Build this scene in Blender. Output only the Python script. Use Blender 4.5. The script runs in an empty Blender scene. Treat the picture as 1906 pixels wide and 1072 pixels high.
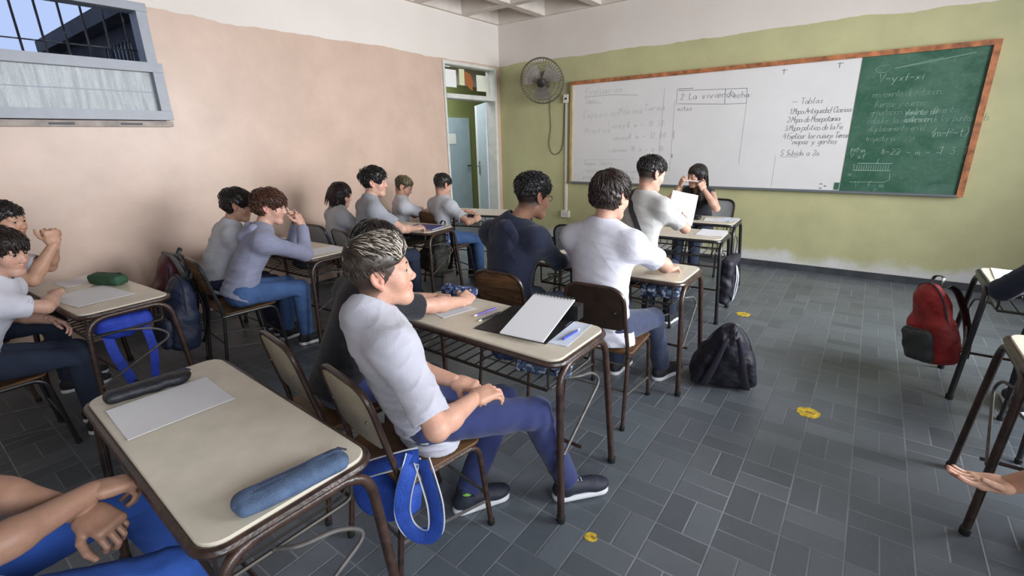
import bpy, math, random
import numpy as np
from mathutils import Vector, Matrix

R = math.radians
SC = bpy.context.scene
COL = SC.collection

# ------------------------------------------------------------------ camera, world, lights, exposure
YAW, PITCH, ROLL = 0.6385339, 0.3040395, -0.0248878
FPX = 883.86
CAMP = Vector((4.81441, -6.29421, 1.55))
_f = Vector((-math.sin(YAW)*math.cos(PITCH), math.cos(YAW)*math.cos(PITCH), -math.sin(PITCH)))
_r0 = Vector((math.cos(YAW), math.sin(YAW), 0)); _u0 = _r0.cross(_f)
_r = math.cos(ROLL)*_r0 + math.sin(ROLL)*_u0
_u = -math.sin(ROLL)*_r0 + math.cos(ROLL)*_u0
cd = bpy.data.cameras.new('camera'); cam = bpy.data.objects.new('camera', cd); COL.objects.link(cam)
cd.sensor_fit = 'HORIZONTAL'; cd.sensor_width = 36.0; cd.lens = FPX/1906*36.0; cd.clip_start = 0.05
cam.matrix_world = Matrix(((_r.x, _u.x, -_f.x, CAMP.x), (_r.y, _u.y, -_f.y, CAMP.y), (_r.z, _u.z, -_f.z, CAMP.z), (0, 0, 0, 1)))
SC.camera = cam

SC.view_settings.view_transform = 'Standard'
SC.view_settings.look = 'None'
SC.view_settings.gamma = 1.0
SC.view_settings.use_curve_mapping = False
SC.view_settings.exposure = 0.55

w = bpy.data.worlds.new('sky'); SC.world = w; w.use_nodes = True
bg = w.node_tree.nodes['Background']
bg.inputs[0].default_value = (0.33, 0.42, 0.66, 1); bg.inputs[1].default_value = 1.25

def area(name, loc, direction, sx, sy, power, col, spread=math.pi):
    l = bpy.data.lights.new(name, 'AREA'); l.shape = 'RECTANGLE'; l.size = sx; l.size_y = sy
    l.energy = power; l.color = col; l.spread = spread
    o = bpy.data.objects.new(name, l); COL.objects.link(o); o.location = loc
    o.rotation_euler = Vector(direction).to_track_quat('-Z', 'Y').to_euler()
    return o
RX = 7.6      # right wall
BY = -9.6     # back wall
area('daylight_front_window', (RX-0.02, -2.75, 1.95), (-1, 0, -0.10), 2.9, 1.7, 150, (0.95, 0.97, 1.0), R(118))
area('daylight_rear_window', (RX-0.02, -7.3, 1.95), (-1, 0, -0.10), 3.6, 1.7, 85, (0.93, 0.96, 1.0), R(150))
area('corridor_fill', (-1.2, -0.2, 2.9), (0, 0, -1), 1.6, 2.5, 60, (0.93, 0.97, 1.0))  # added fill lamp under the solid corridor ceiling, brightens the view through the door

# ------------------------------------------------------------------ materials
MATS = {}
def mat(name, col, rough=0.6, metal=0.0, spec=0.5, bump=0.0, bscale=60.0, var=0.0, vscale=8.0, attr=None, sss=0.0, coat=0.0, fold=0.0, sheen=0.0):
    if name in MATS: return MATS[name]
    m = bpy.data.materials.new(name); m.use_nodes = True; MATS[name] = m
    nt = m.node_tree; b = nt.nodes['Principled BSDF']
    b.inputs['Roughness'].default_value = rough; b.inputs['Metallic'].default_value = metal
    b.inputs['Specular IOR Level'].default_value = spec
    if coat: b.inputs['Coat Weight'].default_value = coat
    if sheen:
        b.inputs['Sheen Weight'].default_value = sheen
    if sss:
        b.inputs['Subsurface Weight'].default_value = sss
        b.inputs['Subsurface Radius'].default_value = (0.6, 0.25, 0.15); b.inputs['Subsurface Scale'].default_value = 0.012
    tc = nt.nodes.new('ShaderNodeTexCoord')
    src = None
    if attr:
        a = nt.nodes.new('ShaderNodeAttribute'); a.attribute_name = attr; src = a.outputs['Color']
    if var:
        n = nt.nodes.new('ShaderNodeTexNoise'); n.inputs['Scale'].default_value = vscale; n.inputs['Detail'].default_value = 5
        nt.links.new(tc.outputs['Object'], n.inputs['Vector'])
        mr = nt.nodes.new('ShaderNodeMapRange'); mr.inputs[1].default_value = 0.3; mr.inputs[2].default_value = 0.7
        mr.inputs[3].default_value = 1-var; mr.inputs[4].default_value = 1+var
        nt.links.new(n.outputs['Fac'], mr.inputs[0])
        mx = nt.nodes.new('ShaderNodeVectorMath'); mx.operation = 'SCALE'
        if src is not None: nt.links.new(src, mx.inputs[0])
        else: mx.inputs[0].default_value = col
        nt.links.new(mr.outputs[0], mx.inputs['Scale']); src = mx.outputs[0]
    if src is not None: nt.links.new(src, b.inputs['Base Color'])
    else: b.inputs['Base Color'].default_value = (*col, 1)
    if bump:
        n2 = nt.nodes.new('ShaderNodeTexNoise'); n2.inputs['Scale'].default_value = bscale; n2.inputs['Detail'].default_value = 4
        nt.links.new(tc.outputs['Object'], n2.inputs['Vector'])
        bp = nt.nodes.new('ShaderNodeBump'); bp.inputs['Strength'].default_value = bump; bp.inputs['Distance'].default_value = 0.02
        nt.links.new(n2.outputs['Fac'], bp.inputs['Height']); nt.links.new(bp.outputs[0], b.inputs['Normal'])
    return m

class NB:
    """tiny node-graph helper"""
    def __init__(s, name):
        s.m = bpy.data.materials.new(name); s.m.use_nodes = True; s.nt = s.m.node_tree
        s.b = s.nt.nodes['Principled BSDF']; g = s.nt.nodes.new('ShaderNodeNewGeometry'); s.pos = g.outputs['Position']
        sp = s.nt.nodes.new('ShaderNodeSeparateXYZ'); s.nt.links.new(s.pos, sp.inputs[0]); s.x, s.y, s.z = sp.outputs
    def _in(s, sock, v):
        if hasattr(v, 'is_output'): s.nt.links.new(v, sock)
        elif isinstance(v, (tuple, list)): sock.default_value = (*v, 1) if len(v) == 3 and sock.type == 'RGBA' else v
        else: sock.default_value = v
    def M(s, op, a, b=0.0, c=0.0):
        n = s.nt.nodes.new('ShaderNodeMath'); n.operation = op
        s._in(n.inputs[0], a); s._in(n.inputs[1], b); s._in(n.inputs[2], c); return n.outputs[0]
    def noise(s, scale, detail=4, rough=0.5, vec=None, dist=0.0):
        n = s.nt.nodes.new('ShaderNodeTexNoise'); n.inputs['Scale'].default_value = scale; n.inputs['Detail'].default_value = detail
        n.inputs['Roughness'].default_value = rough; n.inputs['Distortion'].default_value = dist
        s.nt.links.new(vec if vec is not None else s.pos, n.inputs['Vector']); return n.outputs['Fac']
    def scalev(s, v):
        n = s.nt.nodes.new('ShaderNodeVectorMath'); n.operation = 'MULTIPLY'; s.nt.links.new(s.pos, n.inputs[0]); n.inputs[1].default_value = v; return n.outputs[0]
    def mapr(s, v, a, b, c=0.0, d=1.0):
        n = s.nt.nodes.new('ShaderNodeMapRange'); s._in(n.inputs[0], v)
        for i, q in enumerate((a, b, c, d)): n.inputs[i+1].default_value = q
        return n.outputs[0]
    def mix(s, f, a, b):
        n = s.nt.nodes.new('ShaderNodeMix'); n.data_type = 'RGBA'
        s._in(n.inputs[0], f); s._in(n.inputs[6], a); s._in(n.inputs[7], b); return n.outputs[2]
    def bump(s, h, st=0.2, dist=0.02):
        n = s.nt.nodes.new('ShaderNodeBump'); n.inputs['Strength'].default_value = st; n.inputs['Distance'].default_value = dist
        s._in(n.inputs['Height'], h); s.nt.links.new(n.outputs[0], s.b.inputs['Normal'])
    def out(s, col, rough=0.6, spec=0.5):
        s._in(s.b.inputs['Base Color'], col); s._in(s.b.inputs['Roughness'], rough); s._in(s.b.inputs['Specular IOR Level'], spec); return s.m

# ------------------------------------------------------------------ mesh helpers
def mk(name, V, F, m=None, parent=None, smooth=True, attr=None, auto=None):
    me = bpy.data.meshes.new(name)
    V = np.asarray(V, dtype=np.float32)
    if isinstance(F, np.ndarray):
        n = len(F); k = F.shape[1]
        me.vertices.add(len(V)); me.vertices.foreach_set('co', V.ravel())
        me.loops.add(n*k); me.loops.foreach_set('vertex_index', F.astype(np.int32).ravel())
        me.polygons.add(n); me.polygons.foreach_set('loop_start', np.arange(0, n*k, k, dtype=np.int32))
        me.update(calc_edges=True)
    else:
        me.from_pydata([tuple(map(float, v)) for v in V], [], [tuple(map(int, f)) for f in F]); me.update()
    if smooth:
        me.polygons.foreach_set('use_smooth', np.ones(len(me.polygons), dtype=bool))
        if auto is not None:
            try: me.set_sharp_from_angle(angle=R(auto))
            except Exception: pass
    if attr is not None:
        for nm, c in attr.items():
            at = me.attributes.new(nm, 'FLOAT_COLOR', 'POINT')
            c = np.asarray(c, dtype=np.float32)
            if c.shape[1] == 3: c = np.concatenate([c, np.ones((len(c), 1), np.float32)], 1)
            at.data.foreach_set('color', c.ravel())
    if m is not None: me.materials.append(m)
    o = bpy.data.objects.new(name, me); COL.objects.link(o)
    if parent is not None: o.parent = parent
    return o

class G:
    def __init__(s): s.V = []; s.F = []
    def add(s, V, F):
        n = len(s.V); s.V += [tuple(map(float, v)) for v in V]; s.F += [tuple(i+n for i in f) for f in F]; return s
    def box(s, lo, hi, M=None):
        x0, y0, z0 = lo; x1, y1, z1 = hi
        V = [(x0,y0,z0),(x1,y0,z0),(x1,y1,z0),(x0,y1,z0),(x0,y0,z1),(x1,y0,z1),(x1,y1,z1),(x0,y1,z1)]
        if M is not None: V = [M @ Vector(v) for v in V]
        return s.add(V, [(0,3,2,1),(4,5,6,7),(0,1,5,4),(1,2,6,5),(2,3,7,6),(3,0,4,7)])
    def tube(s, P, r, n=8, closed=False, flat=None, up=None):
        """sweep a circle (or an ellipse r x flat, flat side along up) along P"""
        P = [Vector(p) for p in P]; N = len(P)
        if N < 2: return s
        T = []
        for i in range(N):
            a = P[(i-1) % N] if (closed or i > 0) else P[i]; b = P[(i+1) % N] if (closed or i < N-1) else P[i]
            t = (b-a); T.append(t.normalized() if t.length > 1e-9 else Vector((0, 0, 1)))
        u = Vector(up) if up is not None else (Vector((0, 0, 1)) if abs(T[0].z) < 0.9 else Vector((1, 0, 0)))
        V = []; F = []
        rr = r if hasattr(r, '__len__') else [r]*N
        for i in range(N):
            u = (u - T[i]*u.dot(T[i]))
            if u.length < 1e-6: u = T[i].orthogonal()
            u.normalize(); v = T[i].cross(u)
            for k in range(n):
                a = 2*math.pi*k/n
                V.append(P[i] + u*math.cos(a)*(flat if flat else rr[i]) + v*math.sin(a)*rr[i])
        M = N if closed else N-1
        for i in range(M):
            j = (i+1) % N
            for k in range(n):
                l = (k+1) % n; F.append((i*n+k, i*n+l, j*n+l, j*n+k))
        if not closed:
            F.append(tuple(range(n))[::-1]); F.append(tuple((N-1)*n+k for k in range(n)))
        return s.add(V, F)
    def prism(s, pts, z0, z1, M=None, bev=0.0):
        """horizontal outline pts extruded z0..z1; small bevel"""
        n = len(pts); c = Vector((sum(p[0] for p in pts)/n, sum(p[1] for p in pts)/n))
        rings = []
        def ring(z, ins):
            out = []
            for i, p in enumerate(pts):
                a = Vector(pts[i-1]); b = Vector(pts[(i+1) % n]); t = (b-a); t = t.normalized() if t.length > 1e-9 else Vector((1, 0))
                nn = Vector((t.y, -t.x)); out.append((p[0]-nn.x*ins, p[1]-nn.y*ins, z))
            return out
        if bev: rings = [ring(z0, bev), ring(z0+bev, 0), ring(z1-bev, 0), ring(z1, bev)]
        else: rings = [ring(z0, 0), ring(z1, 0)]
        V = [v for r_ in rings for v in r_]; F = []
        for k in range(len(rings)-1):
            for i in range(n):
                j = (i+1) % n; F.append((k*n+i, k*n+j, (k+1)*n+j, (k+1)*n+i))
        F.append(tuple(range(n))[::-1]); F.append(tuple((len(rings)-1)*n+i for i in range(n)))
        if M is not None: V = [M @ Vector(v) for v in V]
        return s.add(V, F)
    def lathe(s, prof, n=24, M=None):
        V = []; F = []
        for (r, z) in prof:
            for k in range(n):
                a = 2*math.pi*k/n; V.append((r*math.cos(a), r*math.sin(a), z))
        for i in range(len(prof)-1):
            for k in range(n):
                l = (k+1) % n; F.append((i*n+k, i*n+l, (i+1)*n+l, (i+1)*n+k))
        F.append(tuple(range(n))[::-1]); F.append(tuple((len(prof)-1)*n+k for k in range(n)))
        if M is not None: V = [M @ Vector(v) for v in V]
        return s.add(V, F)
    def ob(s, name, m, parent=None, smooth=True, auto=40):
        return mk(name, s.V, s.F, m, parent, smooth, auto=auto)

def rrect(w_, d, r, n=6):
    P = []
    for (cx, cy, a0) in ((w_/2-r, d/2-r, 0), (-w_/2+r, d/2-r, 90), (-w_/2+r, -d/2+r, 180), (w_/2-r, -d/2+r, 270)):
        for k in range(n+1):
            a = R(a0+90*k/n); P.append((cx+r*math.cos(a), cy+r*math.sin(a)))
    return P
def fillet(P, rad, n=6):
    P = [Vector(p) for p in P]; out = [P[0]]
    for i in range(1, len(P)-1):
        a, b, c = P[i-1], P[i], P[i+1]; r_ = rad[i-1] if hasattr(rad, '__len__') else rad
        u = (a-b); v = (c-b); r_ = min(r_, u.length*0.49, v.length*0.49); p0 = b+u.normalized()*r_; p1 = b+v.normalized()*r_
        for k in range(n+1):
            t = k/n; out.append(p0*(1-t)**2+b*2*t*(1-t)+p1*t*t)
    out.append(P[-1]); return out
def spline(P, n=8, closed=False):
    P = [Vector(p) for p in P]; N = len(P); out = []
    for i in range(N if closed else N-1):
        g = lambda k: P[k % N] if closed else P[max(0, min(N-1, k))]
        a, b, c, d = g(i-1), g(i), g(i+1), g(i+2)
        for k in range(n):
            t = k/n; out.append(0.5*((2*b)+(c-a)*t+(2*a-5*b+4*c-d)*t*t+(-a+3*b-3*c+d)*t**3))
    if not closed: out.append(P[-1])
    return out

def tag(o, label=None, cat=None, group=None, kind=None):
    if label: o['label'] = label
    if cat: o['category'] = cat
    if group: o['group'] = group
    if kind: o['kind'] = kind
    return o
def thing(name, label, cat, loc=(0, 0, 0), rz=0.0, group=None):
    o = bpy.data.objects.new(name, None); COL.objects.link(o); o.empty_display_size = 0.1
    o.location = loc; o.rotation_euler = (0, 0, rz); return tag(o, label, cat, group)
def struct(o): o['kind'] = 'structure'; return o
def dup(root, loc, rz, label, group=None, swap=None):
    r = root.copy(); COL.objects.link(r); r.location = loc; r.rotation_euler = (0, 0, rz); r['label'] = label
    if group: r['group'] = group
    for ch in root.children:
        c = ch.copy(); COL.objects.link(c); c.parent = r
        if swap and ch.name.split('.')[0] in swap:
            c.data = c.data.copy(); c.data.materials.clear(); c.data.materials.append(swap[ch.name.split('.')[0]])
        for g in ch.children:
            d = g.copy(); COL.objects.link(d); d.parent = c
    return r

# ------------------------------------------------------------------ implicit surfaces
class SDF:
    def __init__(s, lo, hi, h):
        s.lo = np.array(lo, float); s.h = h; n = np.ceil((np.array(hi)-s.lo)/h).astype(int)+1; s.n = n
        s.d = np.full(tuple(n), 1.0, np.float32)
        s.ax = [(s.lo[i]+h*np.arange(n[i])).astype(np.float32) for i in range(3)]
    def win(s, lo, hi):
        a = np.clip(np.floor((np.array(lo)-s.lo)/s.h).astype(int), 0, s.n); b = np.clip(np.ceil((np.array(hi)-s.lo)/s.h).astype(int)+1, 0, s.n)
        sl = tuple(slice(a[i], max(a[i], b[i])) for i in range(3))
        return sl, s.ax[0][sl[0]][:, None, None], s.ax[1][sl[1]][None, :, None], s.ax[2][sl[2]][None, None, :]
    def put(s, sl, f, k, op):
        d = s.d[sl]
        if d.size == 0: return
        if op == 'sub': f = -f
        if op in ('sub', 'int'):
            if k > 0:
                hh = np.maximum(k-np.abs(d-f), 0)/k; s.d[sl] = np.maximum(d, f)+hh*hh*k*.25
            else: s.d[sl] = np.maximum(d, f)
        else:
            if k > 0:
                hh = np.maximum(k-np.abs(d-f), 0)/k; s.d[sl] = np.minimum(d, f)-hh*hh*k*.25
            else: s.d[sl] = np.minimum(d, f)
    def cone(s, a, b, ra, rb, k=0.0, n=None, f=1.0, op='add'):
        a = np.array(a, float); b = np.array(b, float); m = max(ra, rb)*max(1, f)+k+3*s.h
        sl, X, Y, Z = s.win(np.minimum(a, b)-m, np.maximum(a, b)+m)
        ab = b-a; L = max(float(ab@ab), 1e-9)
        px, py, pz = X-a[0], Y-a[1], Z-a[2]
        t = np.clip((px*ab[0]+py*ab[1]+pz*ab[2])/L, 0, 1)
        qx, qy, qz = px-t*ab[0], py-t*ab[1], pz-t*ab[2]
        q2 = qx*qx+qy*qy+qz*qz; sc = 1.0
        if n is not None and f != 1.0:
            n = np.array(n, float); n = n/np.linalg.norm(n); w_ = qx*n[0]+qy*n[1]+qz*n[2]; q2 = np.maximum(q2-w_*w_, 0)+(w_/f)**2; sc = (1+min(f, 1))/2
        s.put(sl, ((np.sqrt(q2)-(ra+t*(rb-ra)))*sc).astype(np.float32), k, op); return s
    def ell(s, c, rad, A=None, k=0.0, op='add'):
        """ellipsoid; A: 3x3 whose columns are the axes"""
        c = np.array(c, float); rad = np.array(rad, float); m = rad.max()+k+3*s.h
        sl, X, Y, Z = s.win(c-m, c+m); px, py, pz = X-c[0], Y-c[1], Z-c[2]
        if A is None: u, v, w_ = px, py, pz
        else: u, v, w_ = [px*A[0][i]+py*A[1][i]+pz*A[2][i] for i in range(3)]
        k0 = np.sqrt((u/rad[0])**2+(v/rad[1])**2+(w_/rad[2])**2); k1 = np.sqrt((u/rad[0]**2)**2+(v/rad[1]**2)**2+(w_/rad[2]**2)**2)
        s.put(sl, (k0*(k0-1)/np.maximum(k1, 1e-6)).astype(np.float32), k, op); return s
    def box(s, c, half, r=0.01, A=None, k=0.0, op='add'):
        c = np.array(c, float); hv = np.array(half, float); m = np.linalg.norm(hv)+k+3*s.h
        sl, X, Y, Z = s.win(c-m, c+m); px, py, pz = X-c[0], Y-c[1], Z-c[2]
        if A is None: q = [px, py, pz]
        else: q = [px*A[0][i]+py*A[1][i]+pz*A[2][i] for i in range(3)]
        q = [np.abs(q[i])-(hv[i]-r) for i in range(3)]
        f = np.sqrt(sum(np.maximum(x, 0)**2 for x in q))+np.minimum(np.maximum(np.maximum(q[0], q[1]), q[2]), 0)-r
        s.put(sl, (f+0*X+0*Y+0*Z).astype(np.float32), k, op); return s
    def plane(s, p, n, k=0.0, lo=None, hi=None):
        """keep the side the normal points away from"""
        n = np.array(n, float); n /= np.linalg.norm(n)
        sl, X, Y, Z = s.win(s.lo if lo is None else lo, s.lo+s.h*s.n if hi is None else hi)
        f = (X-p[0])*n[0]+(Y-p[1])*n[1]+(Z-p[2])*n[2]
        s.put(sl, f.astype(np.float32), k, 'int'); return s
    def nets(s):
        d = s.d; ins = d < 0
        c = np.zeros(tuple(np.array(d.shape)-1), np.uint8)
        for i in (0, 1):
            for j in (0, 1):
                for k in (0, 1):
                    c += ins[i:d.shape[0]-1+i, j:d.shape[1]-1+j, k:d.shape[2]-1+k]
        act = (c > 0) & (c < 8); ijk = np.argwhere(act); idx = np.full(act.shape, -1, np.int32); idx[act] = np.arange(len(ijk))
        pos = np.zeros((len(ijk), 3)); cnt = np.zeros(len(ijk))
        corners = [(i, j, k) for i in (0, 1) for j in (0, 1) for k in (0, 1)]
        dv = {co: d[ijk[:, 0]+co[0], ijk[:, 1]+co[1], ijk[:, 2]+co[2]] for co in corners}
        for co in corners:
            for a in range(3):
                if co[a] == 0:
                    cb = list(co); cb[a] = 1; cb = tuple(cb); A_, B_ = dv[co], dv[cb]; m = (A_ < 0) != (B_ < 0)
                    t = np.where(m, A_/np.where(m, A_-B_, 1), 0)
                    pos += m[:, None]*np.array(co); pos[:, a] += m*t; cnt += m
        V = s.lo+s.h*(ijk+pos/np.maximum(cnt, 1)[:, None])
        Fs = []
        for a in range(3):
            u, v = (a+1) % 3, (a+2) % 3
            s0 = [slice(None)]*3; s1 = [slice(None)]*3; s0[a] = slice(0, -1); s1[a] = slice(1, None)
            ch = ins[tuple(s0)] != ins[tuple(s1)]; P = np.argwhere(ch)
            ok = (P[:, u] > 0) & (P[:, v] > 0) & (P[:, u] < d.shape[u]-1) & (P[:, v] < d.shape[v]-1); P = P[ok]
            if len(P) == 0: continue
            eu = np.zeros(3, int); eu[u] = 1; ev = np.zeros(3, int); ev[v] = 1
            q = np.stack([idx[tuple(P.T)], idx[tuple((P-eu).T)], idx[tuple((P-eu-ev).T)], idx[tuple((P-ev).T)]], 1)
            fl = ~ins[tuple(P.T)]; q[fl] = q[fl][:, ::-1]; Fs.append(q)
        F = np.concatenate(Fs) if Fs else np.zeros((0, 4), int)
        F = F[(F >= 0).all(1)]
        return V.astype(np.float32), F

def vnormals(V, F):
    n = np.cross(V[F[:, 2]]-V[F[:, 0]], V[F[:, 3]]-V[F[:, 1]]); out = np.zeros_like(V)
    for i in range(4): np.add.at(out, F[:, i], n)
    return out/np.maximum(np.linalg.norm(out, axis=1, keepdims=True), 1e-9)
def relax(V, F, it=2, lam=0.5):
    """light smoothing over quad edges"""
    e = np.concatenate([F[:, [0, 1]], F[:, [1, 2]], F[:, [2, 3]], F[:, [3, 0]]]); V = V.astype(np.float64).copy()
    cnt = np.zeros(len(V)); np.add.at(cnt, e[:, 0], 1); np.add.at(cnt, e[:, 1], 1); cnt = np.maximum(cnt, 1)[:, None]
    for _ in range(it):
        acc = np.zeros_like(V); np.add.at(acc, e[:, 0], V[e[:, 1]]); np.add.at(acc, e[:, 1], V[e[:, 0]]); V += lam*(acc/cnt-V)
    return V.astype(np.float32)
def wavy(V, seed, wl, n=6):
    rng = np.random.default_rng(seed); o = np.zeros(len(V))
    for i in range(n):
        k = rng.normal(size=3); k = k/np.linalg.norm(k)*2*np.pi/(wl*rng.uniform(.6, 1.5))
        o += np.sin(V@k+rng.uniform(0, 6.28)+0.7*np.sin(V@(k[::-1]*.6)+rng.uniform(0, 6.28)))
    return o/n
def creases(V, seed, wl, n=4):
    rng = np.random.default_rng(seed); o = np.zeros(len(V))
    for i in range(n):
        k = rng.normal(size=3); k = k/np.linalg.norm(k)*np.pi/(wl*rng.uniform(.7, 1.5)); k2 = rng.normal(size=3)*np.pi/(wl*3)
        g = .5+.5*np.sin(V@k2+rng.uniform(0, 6.28)); o += g*(1-np.abs(np.sin(V@k+rng.uniform(0, 6.28)+1.1*np.sin(V@k2*1.7))))**3
    return o/n-.12
def merge(parts):
    Vs = []; Fs = []; n = 0
    for V, F in parts: Vs.append(V); Fs.append(F+n); n += len(V)
    return np.concatenate(Vs), np.concatenate(Fs)
# ================================================================== SETTING
def two_tone(name, lower, lrough, peel, base_peel):
    n = NB(name)
    edge = n.M('ADD', n.z, n.M('MULTIPLY', n.M('SUBTRACT', n.noise(1.7, 3), 0.5), 0.10))
    edge = n.M('ADD', edge, n.M('MULTIPLY', n.M('SUBTRACT', n.noise(14, 3), 0.5), 0.02))
    up = n.M('GREATER_THAN', edge, 2.605)
    dirt = n.mapr(n.noise(2.2, 6, 0.65), 0.25, 0.75, 0.86, 1.1)
    lo = n.nt.nodes.new('ShaderNodeVectorMath'); lo.operation = 'SCALE'; lo.inputs[0].default_value = lower; n.nt.links.new(dirt, lo.inputs['Scale'])
    pn = n.noise(2.6, 7, 0.62, dist=0.6)
    patch = n.mapr(pn, peel, peel+0.02)
    # crumbling band just above the floor
    band = n.M('SUBTRACT', n.M('ADD', base_peel, n.M('MULTIPLY', n.M('SUBTRACT', n.noise(3.2, 6, 0.6), 0.5), 0.42)), n.z)
    patch = n.M('MAXIMUM', patch, n.mapr(band, -0.02, 0.10))
    lo = n.mix(n.M('MULTIPLY', patch, 0.75), lo.outputs[0], (0.70, 0.70, 0.74))
    upc = n.mix(n.mapr(n.noise(1.1, 5), 0.3, 0.7), (0.67, 0.61, 0.55), (0.72, 0.67, 0.62))
    col = n.mix(up, lo, upc)
    rough = n.M('ADD', n.M('MULTIPLY', n.M('MAXIMUM', up, patch), 0.8-lrough), lrough)
    rough = n.M('ADD', rough, n.M('MULTIPLY', n.M('SUBTRACT', n.noise(1.5, 3), 0.5), 0.10))
    n.bump(n.M('ADD', n.M('MULTIPLY', n.noise(1.6, 2), 1.0), n.M('ADD', n.M('MULTIPLY', n.noise(30, 3), 0.02), n.M('MULTIPLY', up, -0.05))), 0.22, 0.05)
    return n.out(col, rough, 0.5)
M_pink = two_tone('pink_paint', (0.56, 0.41, 0.325), 0.40, 0.73, -0.3)
M_green = two_tone('green_paint', (0.475, 0.465, 0.255), 0.42, 0.70, 0.20)
M_plain = mat('off_white_wall', (0.62, 0.58, 0.53), 0.8, var=0.08, vscale=1.5)
M_ceil = mat('painted_concrete', (0.64, 0.58, 0.52), 0.8, var=0.12, vscale=3, bump=0.15, bscale=25)

def floor_mat():
    n = NB('dark_basketweave_tiles'); c = 0.2155
    u = n.M('DIVIDE', n.M('SUBTRACT', n.x, 4.109), c); v = n.M('DIVIDE', n.M('ADD', n.y, 4.445), c)
    iu = n.M('FLOOR', u); iv = n.M('FLOOR', v); fu = n.M('SUBTRACT', u, iu); fv = n.M('SUBTRACT', v, iv)
    par = n.M('FLOORED_MODULO', n.M('ADD', iu, iv), 2.0); ip = n.M('SUBTRACT', 1.0, par)
    w_ = n.M('ADD', n.M('MULTIPLY', fu, ip), n.M('MULTIPLY', fv, par))      # across the split
    half = n.M('GREATER_THAN', w_, 0.5)
    d = n.M('MINIMUM', n.M('MINIMUM', fu, n.M('SUBTRACT', 1.0, fu)), n.M('MINIMUM', fv, n.M('SUBTRACT', 1.0, fv)))
    d = n.M('MINIMUM', d, n.M('ABSOLUTE', n.M('SUBTRACT', w_, 0.5)))
    d = n.M('ADD', d, n.M('MULTIPLY', n.M('SUBTRACT', n.noise(60, 3), 0.5), 0.012))
    grout = n.mapr(d, 0.008, 0.022, 1.0, 0.0)
    cv = n.nt.nodes.new('ShaderNodeCombineXYZ'); n._in(cv.inputs[0], iu); n._in(cv.inputs[1], iv); n._in(cv.inputs[2], half)
    wn = n.nt.nodes.new('ShaderNodeTexWhiteNoise'); n.nt.links.new(cv.outputs[0], wn.inputs['Vector'])
    wear = n.noise(1.4, 5)
    tone = n.M('ADD', n.M('MULTIPLY', wn.outputs['Value'], 0.55), n.M('MULTIPLY', n.noise(9, 6, 0.7), 0.45))
    tile = n.mix(tone, (0.070, 0.083, 0.098), (0.145, 0.168, 0.188))
    tile = n.mix(n.M('MULTIPLY', n.mapr(n.noise(35, 6, 0.7), 0.55, 0.8), 0.35), tile, (0.17, 0.18, 0.19))
    gcol = n.mix(n.mapr(wear, 0.35, 0.65), (0.115, 0.125, 0.14), (0.27, 0.29, 0.32))
    gcol = n.mix(n.mapr(n.noise(2.3, 3), 0.4, 0.6), gcol, (0.15, 0.16, 0.17))
    col = n.mix(grout, tile, gcol)
    n.bump(n.M('ADD', n.M('MULTIPLY', grout, -0.5), n.M('MULTIPLY', n.noise(25, 5), 0.25)), 0.35, 0.01)
    return n.out(col, n.M('ADD', n.M('MULTIPLY', n.noise(6, 5), 0.22), 0.27), 0.55)
M_floor = floor_mat()

def boxes(name, L, m):
    g = G()
    for lo, hi in L: g.box(lo, hi)
    return struct(g.ob(name, m, smooth=False))
CH = 3.16
boxes('floor', [((-0.16, BY, -0.1), (RX+0.15, 0.15, 0))], M_floor)
WY0, WY1, WZ0, WZ1 = -7.0, -4.60, 1.76, 2.60
DY0, DY1, DZ = -1.25, -0.10, 2.575
boxes('wall_left', [((-0.15, BY, 0), (0, WY0, 3.46)), ((-0.15, WY0, 0), (0, WY1, WZ0)), ((-0.15, WY0, WZ1), (0, WY1, 3.46)), ((-0.15, WY1, 0), (0, DY0, 3.46)),
                    ((-0.15, DY0, DZ), (0, DY1, 3.46)), ((-0.15, DY1, 0), (0, 0.0, 3.46))], M_pink)
boxes('wall_front', [((-0.15, 0, 0), (RX+0.15, 0.15, 3.46))], M_green)
boxes('wall_back', [((-0.15, BY-0.15, 0), (RX+0.15, BY, 3.46))], M_plain)
boxes('wall_right', [((RX, BY, 0), (RX+0.15, 0, 1.05)), ((RX, BY, 2.85), (RX+0.15, 0, 3.46)), ((RX, -0.45, 1.05), (RX+0.15, 0, 2.85)), ((RX, -5.4, 1.05), (RX+0.15, -4.25, 2.85)), ((RX, BY, 1.05), (RX+0.15, -9.2, 2.85))], M_green)
# waffle ceiling
g = G(); g.box((-0.15, BY, 3.46), (RX+0.15, 0.15, 3.56))
i = 0
while 0.80+0.85*i < RX:
    xc = 0.80+0.85*i; g.box((xc-0.06, BY, CH), (xc+0.06, -0.051, 3.46)); i += 1
i = 0
while -0.80-0.86*i > BY:
    yc = -0.80-0.86*i; g.box((0.051, yc-0.06, CH+0.001), (RX, yc+0.06, 3.46)); i += 1
g.box((0, -0.05, CH+.002), (RX, -0.0005, 3.46)); g.box((0.0005, BY, CH+.003), (0.05, -0.05, 3.46))
struct(g.ob('ceiling', M_ceil, smooth=False))
M_base = mat('dark_baseboard', (0.05, 0.055, 0.06), 0.5, var=0.3, vscale=6)
boxes('baseboard_front', [((0, -0.014, 0), (RX, 0.0, 0.075))], M_base)
boxes('baseboard_left', [((0, BY, 0), (0.014, DY0, 0.07))], mat('worn_baseboard', (0.09, 0.085, 0.08), 0.6, var=0.3, vscale=5))
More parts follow.
